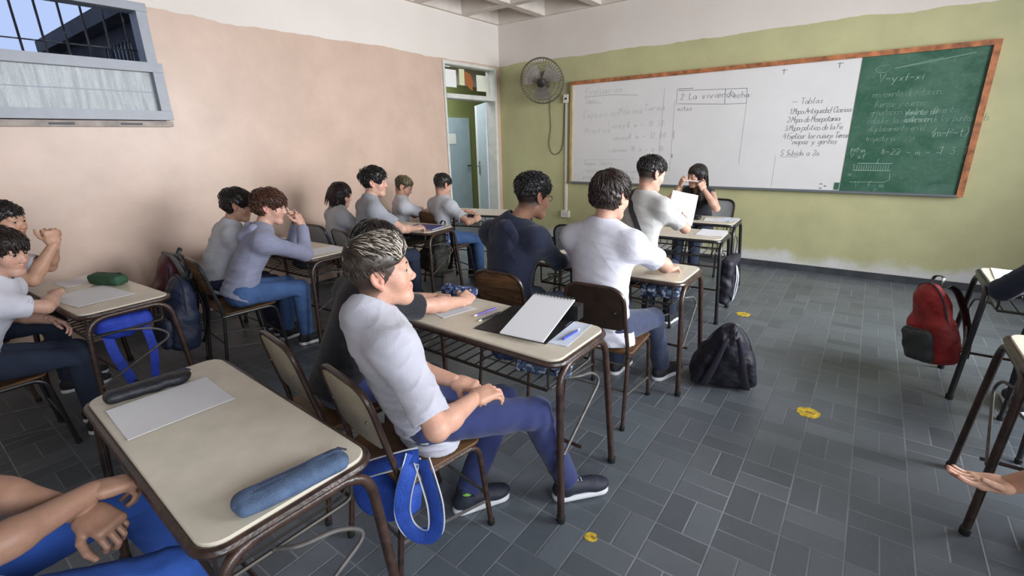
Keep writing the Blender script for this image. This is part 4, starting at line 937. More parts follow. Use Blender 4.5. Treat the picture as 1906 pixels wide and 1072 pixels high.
def head_mesh(h, nb, skin, stubble=None):
    """nb: neck base in head coordinates"""
    s = SDF((-.105, -.14, min(-.16, nb[2]-.02)), (.105, .145, .135), h)
    s.ell((0, -.012, .030), (.073, .094, .086))
    s.ell((0, .032, -.012), (.061, .060, .086), k=.03)
    s.cone((0, .022, -.055), (0, .060, -.088), .047, .026, k=.03)
    for e in (-1, 1):
        s.cone((e*.046, .0, -.048), (e*.018, .064, -.092), .020, .017, k=.025)
        s.ell((e*.037, .056, -.026), (.027, .025, .027), k=.025)
        s.cone((e*.012, .083, .029), (e*.040, .073, .030), .012, .010, k=.018)
        s.ell((e*.031, .097, .009), (.017, .013, .011), k=.012, op='sub')
    s.cone((0, .083, .022), (0, .1015, -.019), .0075, .0105, k=.016)
    s.ell((0, .1025, -.0235), (.0120, .0115, .0100), k=.009)
    for e in (-1, 1): s.ell((e*.012, .097, -.0275), (.0075, .010, .0075), k=.006)
    for e in (-1, 1):
        s.cone((e*.023, .078, -.0545), (0, .0890, -.0505), .0045, .0062, k=.010)
        s.cone((e*.021, .078, -.0575), (0, .0865, -.0610), .0050, .0068, k=.010)
    s.cone((-.023, .0895, -.0558), (.023, .0895, -.0558), .0020, .0020, k=.004, op='sub')
    s.ell((0, .069, -.091), (.020, .017, .016), k=.025)
    for e in (-1, 1):
        s.ell((e*.031, .0835, .0168), (.0155, .0100, .0050), k=.005); s.ell((e*.031, .0820, .0015), (.0140, .0090, .0040), k=.005)
        A = [[e*.94, 0.30, 0], [-e*.28, .90, .30], [e*.08, -.28, .95]]; A = np.array([unit(q) for q in A]).T
        s.ell((e*.0775, -.008, .002), (.0085, .0195, .0315), A=A, k=.006); s.ell((e*.0845, -.004, .005), (.0065, .0110, .0185), A=A, k=.006, op='sub')
        s.ell((e*.0755, .001, -.027), (.0075, .0085, .0095), k=.006); s.ell((e*.079, .004, -.004), (.005, .005, .007), k=.004)
    s.cone((0, -.020, -.055), nb, .049, .054, k=.03)
    V, F = s.nets(); V = relax(V, F, 1, .4)
    x, y, z = V.T; c = np.tile(np.array(skin, np.float32), (len(V), 1))
    def g(cx, cy, cz, r): return np.exp(-((np.abs(x)-cx)**2+(y-cy)**2+(z-cz)**2)/r**2)[:, None]
    lip = np.clip(np.exp(-((z+.0555)/.0085)**2)*np.exp(-(x/.021)**4)*(y > .078), 0, 1)[:, None]
    c = c*(1-.75*lip)+.75*lip*np.array(skin)*np.array([.93, .55, .58])
    c = c*(1+g(.040, .07, -.025, .022)*np.array([.10, -.10, -.08])); c = c*(1+g(0, .108, -.025, .014)*np.array([.08, -.08, -.06])); c = c*(1+g(.08, -.005, 0, .028)*np.array([.10, -.16, -.14]))
    if stubble is not None:      # clipped hair under the comb length: real hair colour on the scalp
        m = ((y < .055-.9*np.maximum(0, .03-z)) & (z > -.05) | (y < -.02) & (z > -.07)) & ~((np.abs(x) > .071) & (np.abs(y+.005) < .026) & (np.abs(z) < .036))
        m = m.astype(float)[:, None]*np.clip((z[:, None]+.075)/.05, 0, 1); c = c*(1-m)+m*np.array(stubble)
    return V, F, c

CROWN = v3(0, -.055, .125)
def hair_mesh(style, h, hue, seed, o):
    """returns a list of (V,F,colour) in head coordinates: the hair mass and its locks"""
    rng = np.random.default_rng(seed); t = o.get('vol', .006)
    lo, hi = v3(-.14, -.17, -.30 if style == 'long' else -.16), v3(.14, .16, .17)
    s = SDF(lo, hi, h)
    C0, R0 = v3(0, -.012, .032), v3(.0765, .0975, .0885)
    if style in ('fade', 'crop'):
        s.ell(C0, R0-.001); s.ell((0, -.006, .066), (.069+t, .090+t, .052+t*1.5), k=.03); s.plane((0, 0, o.get('cut', .030)), (0, .12, -1), k=.01)
    elif style == 'bob':
        s.ell(C0, R0+t); s.ell((0, -.030, -.015), (.087+t, .083+t, .105), k=.03); s.cone((-.075, -.01, -.085), (.075, -.01, -.085), .028, .028, k=.03)
        s.cone((0, -.075, .0), (0, -.095, -.09), .055, .05, k=.03)
    elif style == 'long':
        s.ell(C0, R0+t); s.cone((0, -.05, 0), (0, -.085, -.22), .085, .065, n=(0, 1, 0), f=.7, k=.03)
        for e in (-1, 1): s.cone((e*.062, -.005, .04), (e*.072, .02, -.25), .030, .026, k=.03)
    else:
        s.ell(C0, R0+t*.7); s.ell((0, -.012, .058), (.076+t, .098+t, .066+t), k=.02)
        if o.get('full'): s.ell((0, -.035, -.005), (.080+t*.6, .078+t*.5, .075), k=.03)
    fr = o.get('fringe', 0.0)     # how far the hair comes down the forehead
    s.ell((0, .120, -.062-fr*.6), (.082, .092, .118-fr*.3), k=.022 if o.get('back') else .008, op='sub')
    if style not in ('bob', 'long'):
        for e in (-1, 1):
            s.ell((e*.088, .018-.004*(o.get('full', 0)), -.035), (.030, .040, .050), k=.006, op='sub')
            s.ell((e*.088, -.006, .0), (.022, .026, .036 if not o.get('full') else .026), k=.006, op='sub')
        s.plane((0, -.09, o.get('nape', -.055)), (0, -.35, -1), k=.012)
    elif style == 'bob': s.plane((0, -.05, -.100), (0, -.5, -1), k=.01)
    V, F = s.nets()
    if len(V) == 0: return []
    N = vnormals(V, F); V = V+N*(wavy(V, seed, .035)*o.get('lump', .0035)+wavy(V*np.array([1, .35, 1]), seed+7, .014)*o.get('lump', .0035)*.4)[:, None].astype(np.float32)
    N = vnormals(V, F); hue = np.array(hue, float); base = np.tile(hue*.8, (len(V), 1))
    hi_c = o.get('streak'); st = None
    if hi_c is not None:
        q = np.clip((V[:, 2]-.045)/.05, 0, 1)*(.35+.65*np.clip((V[:, 1]+.05)/.10, 0, 1)); base = base*(1-.22*q[:, None])+.22*q[:, None]*np.array(hi_c)
    out = [(V, F, base)]
    n = o.get('locks', 260)
    ids = rng.integers(0, len(V), n*3)
    if o.get('back'): fr_ = np.nonzero((V[:, 1] > .045) & (V[:, 2] > .035))[0]; ids = np.concatenate([rng.choice(fr_, 700), ids]); n += 500
    P0 = V[ids].astype(float); Nn = N[ids]
    ok = (Nn[:, 2] > -.75) if style in ('bob', 'long') else (Nn[:, 2] > -.35)
    if style in ('fade', 'crop'): ok &= P0[:, 2] > o.get('cut', .03)+.004
    if o.get('back'): ok &= ~((np.abs(P0[:, 0]) > .055) & (P0[:, 1] > .02) & (P0[:, 2] < .070))
    P0 = P0[ok][:n]; n = len(P0)
    if n == 0: return out
    E = R0*1.0
    away = P0-CROWN; away[:, 2] *= .8
    fwdb = o.get('sweep', (0, .6, 0)); top = np.clip((P0[:, 2]-.03)/.06+(2*np.clip((P0[:, 1]-.03)/.03, 0, 1) if o.get('back') else 0), 0, 1)[:, None]
    D = away/np.linalg.norm(away, axis=1, keepdims=True)+top*np.array(fwdb)+(1-top)*np.array([0, .0, -.8]); D += rng.normal(size=D.shape)*o.get('mess', .22)
    D = np.where(o.get('back', 0)*top > .3, -D, D); L = o.get('len', .045)*rng.uniform(.6, 1.3, n)*(1 if style not in ('bob', 'long') else np.where(P0[:, 2] < .03, 1.6, 1.2)); r0 = o.get('rad', .0034)*rng.uniform(.7, 1.3, n); lift = o.get('lift', .06)*rng.uniform(.2, 1.2, n)
    if o.get('back'): L = np.where(P0[:, 1] > .055, L*.8, L); r0 = np.where(P0[:, 1] > .055, r0*1.25, r0); lift = lift*(1+2.2*np.clip((P0[:, 1]-.02)/.04, 0, 1))
    if style == 'short' and not o.get('fringe'): L = np.where((P0[:, 1] > .045) & (P0[:, 2] < .095), np.minimum(L, .020), L)
    if style in ('fade', 'crop', 'short'): L = np.where(P0[:, 2] < .045, np.minimum(L, .022), L)
    if style == 'fade': lift = np.where(P0[:, 2] < .06, lift*.4, lift)
    S = 6; path = np.zeros((n, S, 3)); path[:, 0] = P0; lev0 = np.sqrt((((P0-C0)/E)**2).sum(1)); d = D.copy()
    for k in range(1, S):
        p = path[:, k-1]; nn = (p-C0)/E**2; nn /= np.linalg.norm(nn, axis=1, keepdims=True)
        d = d-(d*nn).sum(1, keepdims=True)*nn; d /= np.maximum(np.linalg.norm(d, axis=1, keepdims=True), 1e-6)
        q = p+d*(L/(S-1))[:, None]
        if not (style in ('bob', 'long')):
            lv = np.sqrt((((q-C0)/E)**2).sum(1)); tt = k/(S-1); want = lev0*(1+lift*math.sin(tt*2.2)); q = C0+(q-C0)*(want/lv)[:, None]
        else:
            low = q[:, 2] < .02; lv = np.sqrt((((q-C0)/E)**2).sum(1)); want = lev0*(1+lift*.5); q2 = C0+(q-C0)*(want/lv)[:, None]; q = np.where(low[:, None], p+np.stack([0*L, 0*L-.001, -L/(S-1)], 1)+nn*.0006, q2)
        path[:, k] = q
    prof = np.array([.5, 1, 1, .85, .55, .08]); K = 4; VV = np.zeros((n, S, K, 3))
    for k in range(S):
        tdir = path[:, min(k+1, S-1)]-path[:, max(k-1, 0)]; tdir /= np.maximum(np.linalg.norm(tdir, axis=1, keepdims=True), 1e-9)
        nn = (path[:, k]-C0)/E**2; nn /= np.linalg.norm(nn, axis=1, keepdims=True); b = np.cross(tdir, nn); b /= np.maximum(np.linalg.norm(b, axis=1, keepdims=True), 1e-9); nn = np.cross(b, tdir)
        for j in range(K):
            a = 2*math.pi*j/K; VV[:, k, j] = path[:, k]+(nn*math.cos(a)*.6+b*math.sin(a))*(r0*prof[k])[:, None]
    idx = np.arange(n*S*K).reshape(n, S, K); Fq = []
    for k in range(S-1):
        for j in range(K): Fq.append(np.stack([idx[:, k, j], idx[:, k, (j+1) % K], idx[:, k+1, (j+1) % K], idx[:, k+1, j]], 1))
    Fq = np.concatenate(Fq); tone = rng.uniform(.55, 1.5, n)[:, None]; colr = hue[None]*tone
    if hi_c is not None:
        q = np.clip((P0[:, 2]-.05+.05*np.clip((P0[:, 1]-.02)/.04, 0, 1))/.05, 0, 1)*(.25+.75*np.clip((P0[:, 1]+.06)/.11, 0, 1)); pick = (rng.uniform(size=n) < q*o.get('streaks', .8))[:, None]; colr = np.where(pick, np.array(hi_c)[None]*rng.uniform(.55, 1.15, n)[:, None], colr)
    out.append((VV.reshape(-1, 3).astype(np.float32), Fq, np.repeat(colr, S*K, 0)))
    return out

def hand_mesh(W, f, nrm, side, curl, s, h, skin, spread=1.0, thumb=1.0):
    f = unit(f); nrm = np.asarray(nrm, float); nrm = unit(nrm-f*(nrm@f)); t = np.cross(f, nrm) if side > 0 else np.cross(nrm, f)
    W = np.asarray(W, float); s = s*.98
    S = SDF(W+f*.085*s-.125*s, W+f*.085*s+.125*s, h)
    offs = (.0300, .0100, -.0100, -.0285); lens = (.070, .078, .072, .056); rad = (.0086, .0090, .0084, .0074)
    if isinstance(curl[0], (int, float)): curl = [curl]*4
    for i in range(4):
        b = W+f*(.088-(.006 if i in (0, 2) else 0)-(.016 if i == 3 else 0))*s+t*offs[i]*s; a = 0.0
        d0 = unit(f+t*(.16*(1.5-i)/1.5)*spread*.5); p = b-d0*.012*s
        for j, fr in enumerate((.45, .31, .24)):
            a += R(curl[i][j]); d = d0*math.cos(a)+nrm*math.sin(a); q = p+d*(lens[i]*fr+(.012 if j == 0 else 0))*s
            r0, r1 = rad[i]*(1-.08*j)*s, rad[i]*(1-.08*(j+1))*s; S.cone(p, q, r0, r1, k=0.0); p = q
    Pm = SDF(W+f*.085*s-.125*s, W+f*.085*s+.125*s, h)
    A = np.stack([t, f, nrm], 1)
    Pm.box(W+f*.047*s+t*.001*s, (.0385*s, .045*s, .0130*s), .0125*s, A=A)
    Pm.cone(W-f*.02*s, W+f*.03*s, .0245*s, .028*s, k=.02, n=nrm, f=.72)
    Pm.ell(W+f*.03*s+t*.026*s+nrm*.008*s, (.016*s, .028*s, .013*s), A=A, k=.012)
    p = W+f*.028*s+t*.028*s+nrm*.006*s; d = unit(f*.62+t*.70*thumb+nrm*.35)
    for j, (l, r0, r1) in enumerate(((.036, .0125, .0105), (.032, .0102, .0094), (.024, .0092, .0072))):
        q = p+d*l*s; Pm.cone(p, q, r0*s, r1*s, k=.008 if j == 0 else .003); p = q; d = unit(d+f*.45-t*.38*thumb+nrm*.10)
    k = .006*s; a, b = Pm.d, S.d; hh = np.maximum(k-np.abs(a-b), 0)/k; Pm.d = np.minimum(a, b)-hh*hh*k*.25
    V, F = Pm.nets(); c = np.tile(np.array(skin, np.float32), (len(V), 1))
    dist = (V-W)@f/(s*.17); c = c*(1+np.clip(dist-.55, 0, .5)[:, None]*np.array([.15, -.22, -.18]))
    return V, F, c

def shoe(parent, base, ank, hd, s, m, msole, h=.006, tint=None):
    f = hdir(hd); r = v3(f[1], -f[0], 0); A = np.stack([r, f, v3(0, 0, 1)], 1); o = v3(ank[0], ank[1], ank[2]-.085*s)
    L = lambda x, y, z: o+r*x*s+f*y*s+v3(0, 0, z*s)
    lo, hi = o-.24*s, o+.24*s; lo[2] = o[2]-.02; hi[2] = o[2]+.16*s
    S = SDF(lo, hi, h); S.ell(L(0, -.020, .050), v3(.038, .050, .050)*s, A=A); S.cone(L(0, .0, .055), L(.0, .12, .040), .040*s, .037*s, k=.02); S.ell(L(.003, .145, .036), v3(.043, .060, .031)*s, A=A, k=.02)
    S.cone(L(0, -.006, .06), L(0, -.012, .105), .037*s, .036*s, k=.02); S.cone(L(0, -.010, .09), L(0, -.014, .15), .028*s, .028*s, op='sub'); S.plane(L(0, 0, .020), (0, 0, -1))
    V, F = S.nets(); V = V-base; u = mk('shoe', V, F, m, parent)
    S = SDF(lo, hi, h*.8); S.cone(L(0, -.030, .012), L(.003, .155, .012), .042*s, .046*s, n=(0, 0, 1), f=.55); S.plane(L(0, 0, .001), (0, 0, -1)); S.plane(L(0, 0, .027), (0, 0, 1))
    V, F = S.nets(); mk('sole', V-base, F, msole, u)
    g = G()
    for k in range(4): g.tube([L(-.018, .045+.018*k, .088-.008*k)-base, L(0, .047+.018*k, .094-.008*k)-base, L(.018, .045+.018*k, .088-.008*k)-base], .0028*s, 5)
    g.ob('shoelace', msole, u)

def person(label, H, hd, C, chd, head, lw, rw, lf=None, rf=None, s=.95, skin=(.50, .29, .20), shirt=None, trous=None, shoes=None, sole=None, hair=('short', (.012, .009, .008), {}),
           sleeve='short', det=1.0, fold=1.0, ls=1.0, slv=.76, group='pupils', sw=1.0, collar=None, stubble=None, lean=0.0, shw=None, cat='person', girth=1.0, hs=1.0, extra=None, hem=.055, seat=SH):
    """H hip centre, C shoulder centre, head=(centre, heading, pitch down, roll); lw/rw=(wrist, elbow pole, finger dir, palm dir, curl)"""
    H, C = np.array(H, float), np.array(C, float); base = v3(H[0], H[1], 0)
    t = thing('person', label, cat, tuple(base), 0, group)
    fw, cf = hdir(hd), hdir(chd); rt = v3(fw[1], -fw[0], 0); cr = v3(cf[1], -cf[0], 0); up = unit(C-H); cfw = unit(cf-up*(cf@up)); hfw = unit(fw-up*(fw@up))
    shw = (shw or .165)*s; sh = {-1: C-cr*shw-up*.02, 1: C+cr*shw-up*.02}; seed = int(abs(H[0]*131+H[1]*977)) % 9973
    # ---- head
    hc = np.array(head[0], float); hf = hdir(head[1]); hr = v3(hf[1], -hf[0], 0); ph = R(head[2]); hf2 = hf*math.cos(ph)-v3(0, 0, 1)*math.sin(ph); hu = np.cross(hr, hf2)
    rl = R(head[3]); hr2 = hr*math.cos(rl)-hu*math.sin(rl); hu2 = hu*math.cos(rl)+hr*math.sin(rl); A = np.stack([hr2, hf2, hu2], 1)*hs*s/.95
    nbw = C+up*.045*s; nb = np.linalg.solve(A, nbw-hc)
    V, F, c = head_mesh(.0048/det, nb, skin, stubble); HV, HF, HC = V@A.T+hc, F, c
    parts = [(HV, HF, HC)]
    # ---- limbs
    l1, l2 = .285*s, .255*s; arms = {}
    for e, wv in ((-1, lw), (1, rw)):
        el, wr = ik(sh[e], wv[0], l1, l2, wv[1]); arms[e] = (sh[e], el, wr)
    hb = .0075/det; allp = [H, C]+[p for e in arms for p in arms[e]]; lo = np.min(allp, 0)-.14; hi = np.max(allp, 0)+.14
    S = SDF(lo, hi, hb); S.cone(H, C-up*.05, .085*s, .095*s, n=cfw, f=.7); S.cone(sh[-1], sh[1], .038*s, .038*s, k=.04); S.cone(C-up*.03, nbw, .055*s, .05*s, k=.03)
    for e in (-1, 1):
        a, el, wr = arms[e]; S.cone(a, el, .046*s, .038*s, k=.02); S.cone(el, el+(wr-el)*.35, .039*s, .040*s, k=.015); S.cone(el+(wr-el)*.3, wr, .040*s, .026*s, k=.015)
    V, F = S.nets(); V = relax(V, F, 1, .4); parts.append((V, F, np.tile(np.array(skin, np.float32), (len(V), 1))))
    for e, wv in ((-1, lw), (1, rw)):
        ex = wv[5] if len(wv) > 5 else {}
        parts.append(hand_mesh(arms[e][2], wv[2], wv[3], e, wv[4], s*1.0, .0034/min(det, 1.6), skin, **ex))
    n = 0; VV = []; FF = []; CC = []
    for V, F, c in parts: VV.append(V-base); FF.append(F+n); CC.append(c); n += len(V)
    body = mk('body', np.concatenate(VV), np.concatenate(FF), skinmat(), t, attr={'tint': np.concatenate(CC)})
    # eyes and brows
    hv = lambda x, y, z: A@v3(x, y, z)+hc-base
    for e in (-1, 1):
        V = []; F = []; cc = []; nr, na = 9, 14
        for i in range(nr+1):
            th = math.pi*i/nr
            for j in range(na):
                a = 2*math.pi*j/na; V.append(hv(e*.031+.0118*math.sin(th)*math.cos(a), .0785+.0118*math.cos(th), .0095+.0118*math.sin(th)*math.sin(a))); cc.append((.012, .008, .006) if th < .72 else (.36, .33, .31))
        for i in range(nr):
            for j in range(na): F.append((i*na+j, i*na+(j+1) % na, (i+1)*na+(j+1) % na, (i+1)*na+j))
        mk('eye', V, F, M_eye, body, attr={'tint': np.array(cc)})
        g = G(); g.tube([hv(e*(.014+.009*k), .0945-.0016*k*k-.0005*k, .0305+.0022*k-.0009*k*k) for k in range(4)], [.0022, .0034, .0030, .0012], 6); o_ = g.ob('eyebrow', M_hair, body)
        at = o_.data.attributes.new('tint', 'FLOAT_COLOR', 'POINT'); at.data.foreach_set('color', np.tile(np.array([*np.array(hair[1])*.8, 1], np.float32), len(o_.data.vertices)))
    hp = hair_mesh(hair[0], .0045/det, hair[1], seed, hair[2])
    if hp:
        n = 0; VV = []; FF = []; CC = []
        for V, F, c in hp: VV.append(V@A.T+hc-base); FF.append(F+n); CC.append(c); n += len(V)
        mk('hair', np.concatenate(VV), np.concatenate(FF), M_hair, t, attr={'tint': np.concatenate(CC)})
    # ---- shirt
    h = .0085/det; lo = np.min([H, C, sh[-1], sh[1], arms[-1][1], arms[1][1], arms[-1][2], arms[1][2]], 0)-.2*sw; hi = np.max([H, C, sh[-1], sh[1], arms[-1][1], arms[1][1], arms[-1][2], arms[1][2]], 0)+.2*sw; lo[2] = max(lo[2], .40)
    T = SDF(lo, hi, h); W_ = H+(C-H)*.45-cfw*(.018+lean)*s; Ch = H+(C-H)*.78; k = .05; gi = girth
    T.cone(H-up*.10*s, W_, .172*s*gi, .134*s*gi, n=hfw, f=.72); T.cone(W_, Ch, .130*s*gi, .156*s*sw, n=cfw, f=.70, k=k); T.cone(Ch, C-up*.02*s, .154*s*sw, .125*s*sw, n=cfw, f=.62, k=k)
    T.cone(sh[-1], sh[1], .056*s, .056*s, k=.07)
    for e in (-1, 1): T.cone(nbw+cr*e*.03*s, sh[e]+up*.004, .046*s, .054*s, k=.06)
    T.cone(C-up*.03*s, nbw+up*.02*s, .088*s, .058*s, k=.05)
    T.plane(H-up*hem*s, -up, lo=H-.3, hi=H+v3(.3, .3, .05))
    Sv = SDF(lo, hi, h)
    for e in (-1, 1):
        a, el, wr = arms[e]; a2 = a-up*.008
        if sleeve == 'short':
            end = a+(el-a)*slv; ud = unit(el-a); q = SDF(lo, hi, h); q.cone(a2, end+ud*.04, .063*s, .064*s); q.plane(end, ud, lo=end-.12, hi=end+.12); q.cone(end-ud*.06, end+ud*.03, .048*s, .057*s, op='sub')
            Sv.d = np.minimum(Sv.d, q.d)
        elif sleeve == 'long':
            ud = unit(wr-el); end = wr-ud*.02; q = SDF(lo, hi, h); q.cone(a2, el, .062*s, .055*s); q.cone(el, end+ud*.03, .055*s, .042*s, k=.02); q.plane(end, ud, lo=end-.09, hi=end+.09); q.cone(end-ud*.05, end+ud*.03, .034*s, .035*s, op='sub'); Sv.d = np.minimum(Sv.d, q.d)
    if sleeve in ('short', 'long'):
        kk = .06; hh = np.maximum(kk-np.abs(T.d-Sv.d), 0)/kk; T.d = np.minimum(T.d, Sv.d)-hh*hh*kk*.25
    else:    # tank top: arms bare
        for e in (-1, 1): T.cone(sh[e]-up*.02+cr*e*.02, sh[e]+cr*e*.06, .075*s, .09*s, op='sub', k=.01)
    nd = unit(hc-nbw); T.cone(nbw-nd*.01+cfw*.006, nbw+nd*.12, .054*s if sleeve != 'tank' else .085*s, .075*s, k=.008, op='sub')
    T.plane((0, 0, seat+.003), (0, 0, -1))
    V, F = T.nets(); N = vnormals(V, F)
    zz = np.clip((V-H)@up/np.linalg.norm(C-H), -.3, 1.2); amp = .0016+.0055*np.exp(-((zz-.12)/.28)**2)
    amp = amp*1.15+.0004*np.exp(-(np.minimum(np.linalg.norm(V-sh[-1], axis=1), np.linalg.norm(V-sh[1], axis=1))/.10)**2)
    V = V+N*((wavy(V*np.array([.7, .7, 2.4]), seed+3, .13)*amp*1.3))[:, None]+N*(creases(V*np.array([.75, .75, 1.7]), seed+11, .085)*(.010*np.exp(-((zz-.08)/.30)**2)+.0045+.004*np.exp(-((zz-.75)/.2)**2))*fold)[:, None]; V = relax(V, F, 1, .4)
    sho = mk('shirt', V-base, F, shirt, t)
    if collar is not None:
        cc_ = nbw+nd*.012+cfw*.010; a1 = unit(np.cross(nd+cfw*.35, cr)); b1 = cr; g = G(); rr_ = .0575*s
        g.tube([cc_+(a1*math.cos(q)*rr_+b1*math.sin(q)*rr_)-base+v3(0, 0, .0) for q in np.linspace(0, 2*math.pi, 28, endpoint=False)], .0065, 6, closed=True); g.ob('collar', collar, sho)
    # ---- trousers and shoes
    legs = {}
    for e, ft in ((-1, lf), (1, rf)):
        hj = H+rt*e*.085*s
        if ft is None: ft = (tuple((H+fw*.42*s+rt*e*.10*s)[:2])+(.085*s,), hd)
        pole = ft[2] if len(ft) > 2 else (fw+v3(0, 0, 1.2)); kn, an = ik(hj, ft[0], .425*s*ls, .40*s*ls, pole); legs[e] = (hj, kn, an, ft[1])
    pts = [H]+[p for e in legs for p in legs[e][:3]]; lo = np.min(pts, 0)-.13; hi = np.max(pts, 0)+.13; lo[2] = max(lo[2], -.02)
    T = SDF(lo, hi, .009/det); T.cone(H-rt*.055*s, H+rt*.055*s, .100*s*gi, .100*s*gi, n=(0, 0, 1), f=.9); T.cone(H, H+up*.08*s, .115*s*gi, .110*s*gi, n=hfw, f=.72, k=.04)
    for e in (-1, 1): T.cone(legs[e][0], legs[e][1], .084*s*gi, .066*s, k=.03)
    T.plane((0, 0, seat+.004), (0, 0, -1))
    for e in (-1, 1):
        hj, kn, an, _ = legs[e]; ud = unit(an-kn); end = an-ud*.005; q = SDF(lo, hi, .009/det); q.cone(kn, kn+(an-kn)*.4, .066*s, .064*s); q.cone(kn+(an-kn)*.4, end+ud*.03, .064*s, .052*s); q.plane(end, ud, lo=end-.1, hi=end+.1); q.cone(end-ud*.05, end+ud*.03, .040*s, .044*s, op='sub')
        kk = .03; hh = np.maximum(kk-np.abs(T.d-q.d), 0)/kk; T.d = np.minimum(T.d, q.d)-hh*hh*kk*.25
    V, F = T.nets(); N = vnormals(V, F); kd = np.minimum(np.linalg.norm(V-legs[-1][1], axis=1), np.linalg.norm(V-legs[1][1], axis=1)); hd_ = np.minimum(np.linalg.norm(V-legs[-1][0], axis=1), np.linalg.norm(V-legs[1][0], axis=1))
    V = V+N*((wavy(V, seed+21, .07)*(.003+.004*np.exp(-(kd/.12)**2)+.004*np.exp(-(hd_/.12)**2))))[:, None]; V = relax(V, F, 1, .4); mk('trousers', V-base, F, trous, t)
    for e in (-1, 1):
        hj, kn, an, fh = legs[e]; S = SDF(an-.1, an+.1, .007); S.cone(an-v3(0, 0, .03), an+unit(kn-an)*.06, .031*s, .034*s); V, F = S.nets(); mk('sock', V-base, F, sole or M_sole, t)
        shoe(t, base, an, fh, s, shoes or M_shoe, sole or M_sole, .0065/min(det, 1.5))
    if extra: extra(t, base, dict(sho=sho, H=H, C=C, up=up, cf=cfw, cr=cr, sh=sh, arms=arms, legs=legs, hc=hc, A=A, body=body, s=s))
    return t
def cloth(name, c, **k): return mat(name, c, 0.92, bump=.18, bscale=260, var=.07, vscale=12, sheen=.15, **k)
M_sole = mat('white_rubber_sole', (0.62, 0.64, 0.66), 0.6)
M_shoe = mat('black_shoe_fabric', (0.015, 0.016, 0.020), 0.7, bump=.2, bscale=150)
M_lav = cloth('pale_lavender_grey_tee', (0.45, 0.45, 0.51)); M_white = cloth('white_tee', (0.57, 0.57, 0.64)); M_grey = cloth('mid_grey_tee', (0.27, 0.28, 0.31)); M_lgrey = cloth('light_grey_tee', (0.45, 0.46, 0.50))
M_blk = cloth('black_tee', (0.010, 0.011, 0.016)); M_navy = cloth('navy_jacket', (0.008, 0.013, 0.036)); M_hood = cloth('purple_grey_hoodie', (0.24, 0.25, 0.35)); M_ltgrn = cloth('off_white_tee', (0.45, 0.45, 0.44))
M_tnavy = cloth('navy_trousers', (0.020, 0.030, 0.115)); M_jean = mat('blue_jeans', (0.06, 0.125, 0.29), 0.9, bump=.3, bscale=300, var=.25, vscale=7); M_jeanb = mat('bright_blue_jeans', (0.020, 0.075, 0.33), 0.9, bump=.3, bscale=300, var=.2, vscale=6); M_dk = mat('dark_denim', (0.018, 0.028, 0.055), 0.9, bump=.3, bscale=300, var=.25, vscale=7)
M_coll = mat('dark_collar_rib', (0.045, 0.022, 0.022), 0.9)
FLAT = (8, 12, 8); REL = (22, 30, 18); FIST = (70, 88, 55)
DARK = (.012, .009, .008); BRN = (.035, .018, .010)
TH = DH

# 1. the blond streaked boy in the foreground
def x1(t, base, d):
    an = d['legs'][-1][2]; o = an+v3(0, 0, .022)-base; f = hdir(28)*.012
    G().tube([o+f*0+v3(.036*math.cos(a), .036*math.sin(a), .004*math.sin(a)) for a in np.linspace(0, 6.283, 20, endpoint=False)], .008, 6, closed=True).ob('shoe_collar', mat('lime_lining', (.25, .62, .10), .7), t)
person('blond streaked boy in a pale grey tee sitting in the foreground', (3.575, -5.225, .56), 26, (3.565, -5.385, .965), 20, ((3.540, -5.318, 1.124), 41, -6, 0),
       lw=((3.68, -5.14, .685), (-.6, .2, -.5), (.85, .25, -.10), (.1, .1, -1), (25, 35, 20)), rw=((3.835, -5.21, .695), (.5, -.9, -.2), (.25, .75, .05), (-.2, .0, -1), (30, 35, 25)),
       lf=((3.62, -5.05, .085), 28, v3(.1, .8, .6)), rf=((3.945, -4.745, .090), 38, v3(.42, .75, .8)), s=.98, ls=1.07, fold=1.5, hs=.97, slv=.88, hem=.12, skin=(.56, .315, .225), shirt=M_lav, trous=M_tnavy, shoes=mat('dark_navy_sneaker', (.014, .018, .032), .6, bump=.2, bscale=150),
       hair=('fade', (.040, .028, .020), dict(vol=.012, locks=2200, len=.050, rad=.0016, lift=.05, sweep=(.25, .75, 0), back=1, streak=(.62, .55, .46), streaks=.50, mess=.20, lump=.003)), stubble=(.060, .040, .031), det=1.75, girth=.96, extra=x1)
# 2. the boy in black beside him
person('boy in a black tee bent over the desk, writing, behind the blond boy', (3.07, -5.24, .535), 6, (3.11, -5.08, .915), 14, ((3.18, -5.05, 1.105), 22, 34, 0),
       lw=((3.06, -4.62, .757), (-.8, -.1, -.3), (.75, .65, -.05), (0, 0, -1), REL), rw=((3.275, -4.575, .765), (.9, -.4, -.3), (-.25, .9, .15), (-.6, 0, -.8), FIST),
       lf=((3.05, -4.72, .085), 0), rf=((3.30, -4.78, .085), 10), s=.95, skin=(.52, .30, .22), shirt=M_blk, trous=M_tnavy, hair=('short', DARK, dict(vol=.008, full=1, locks=350)), det=1.25)
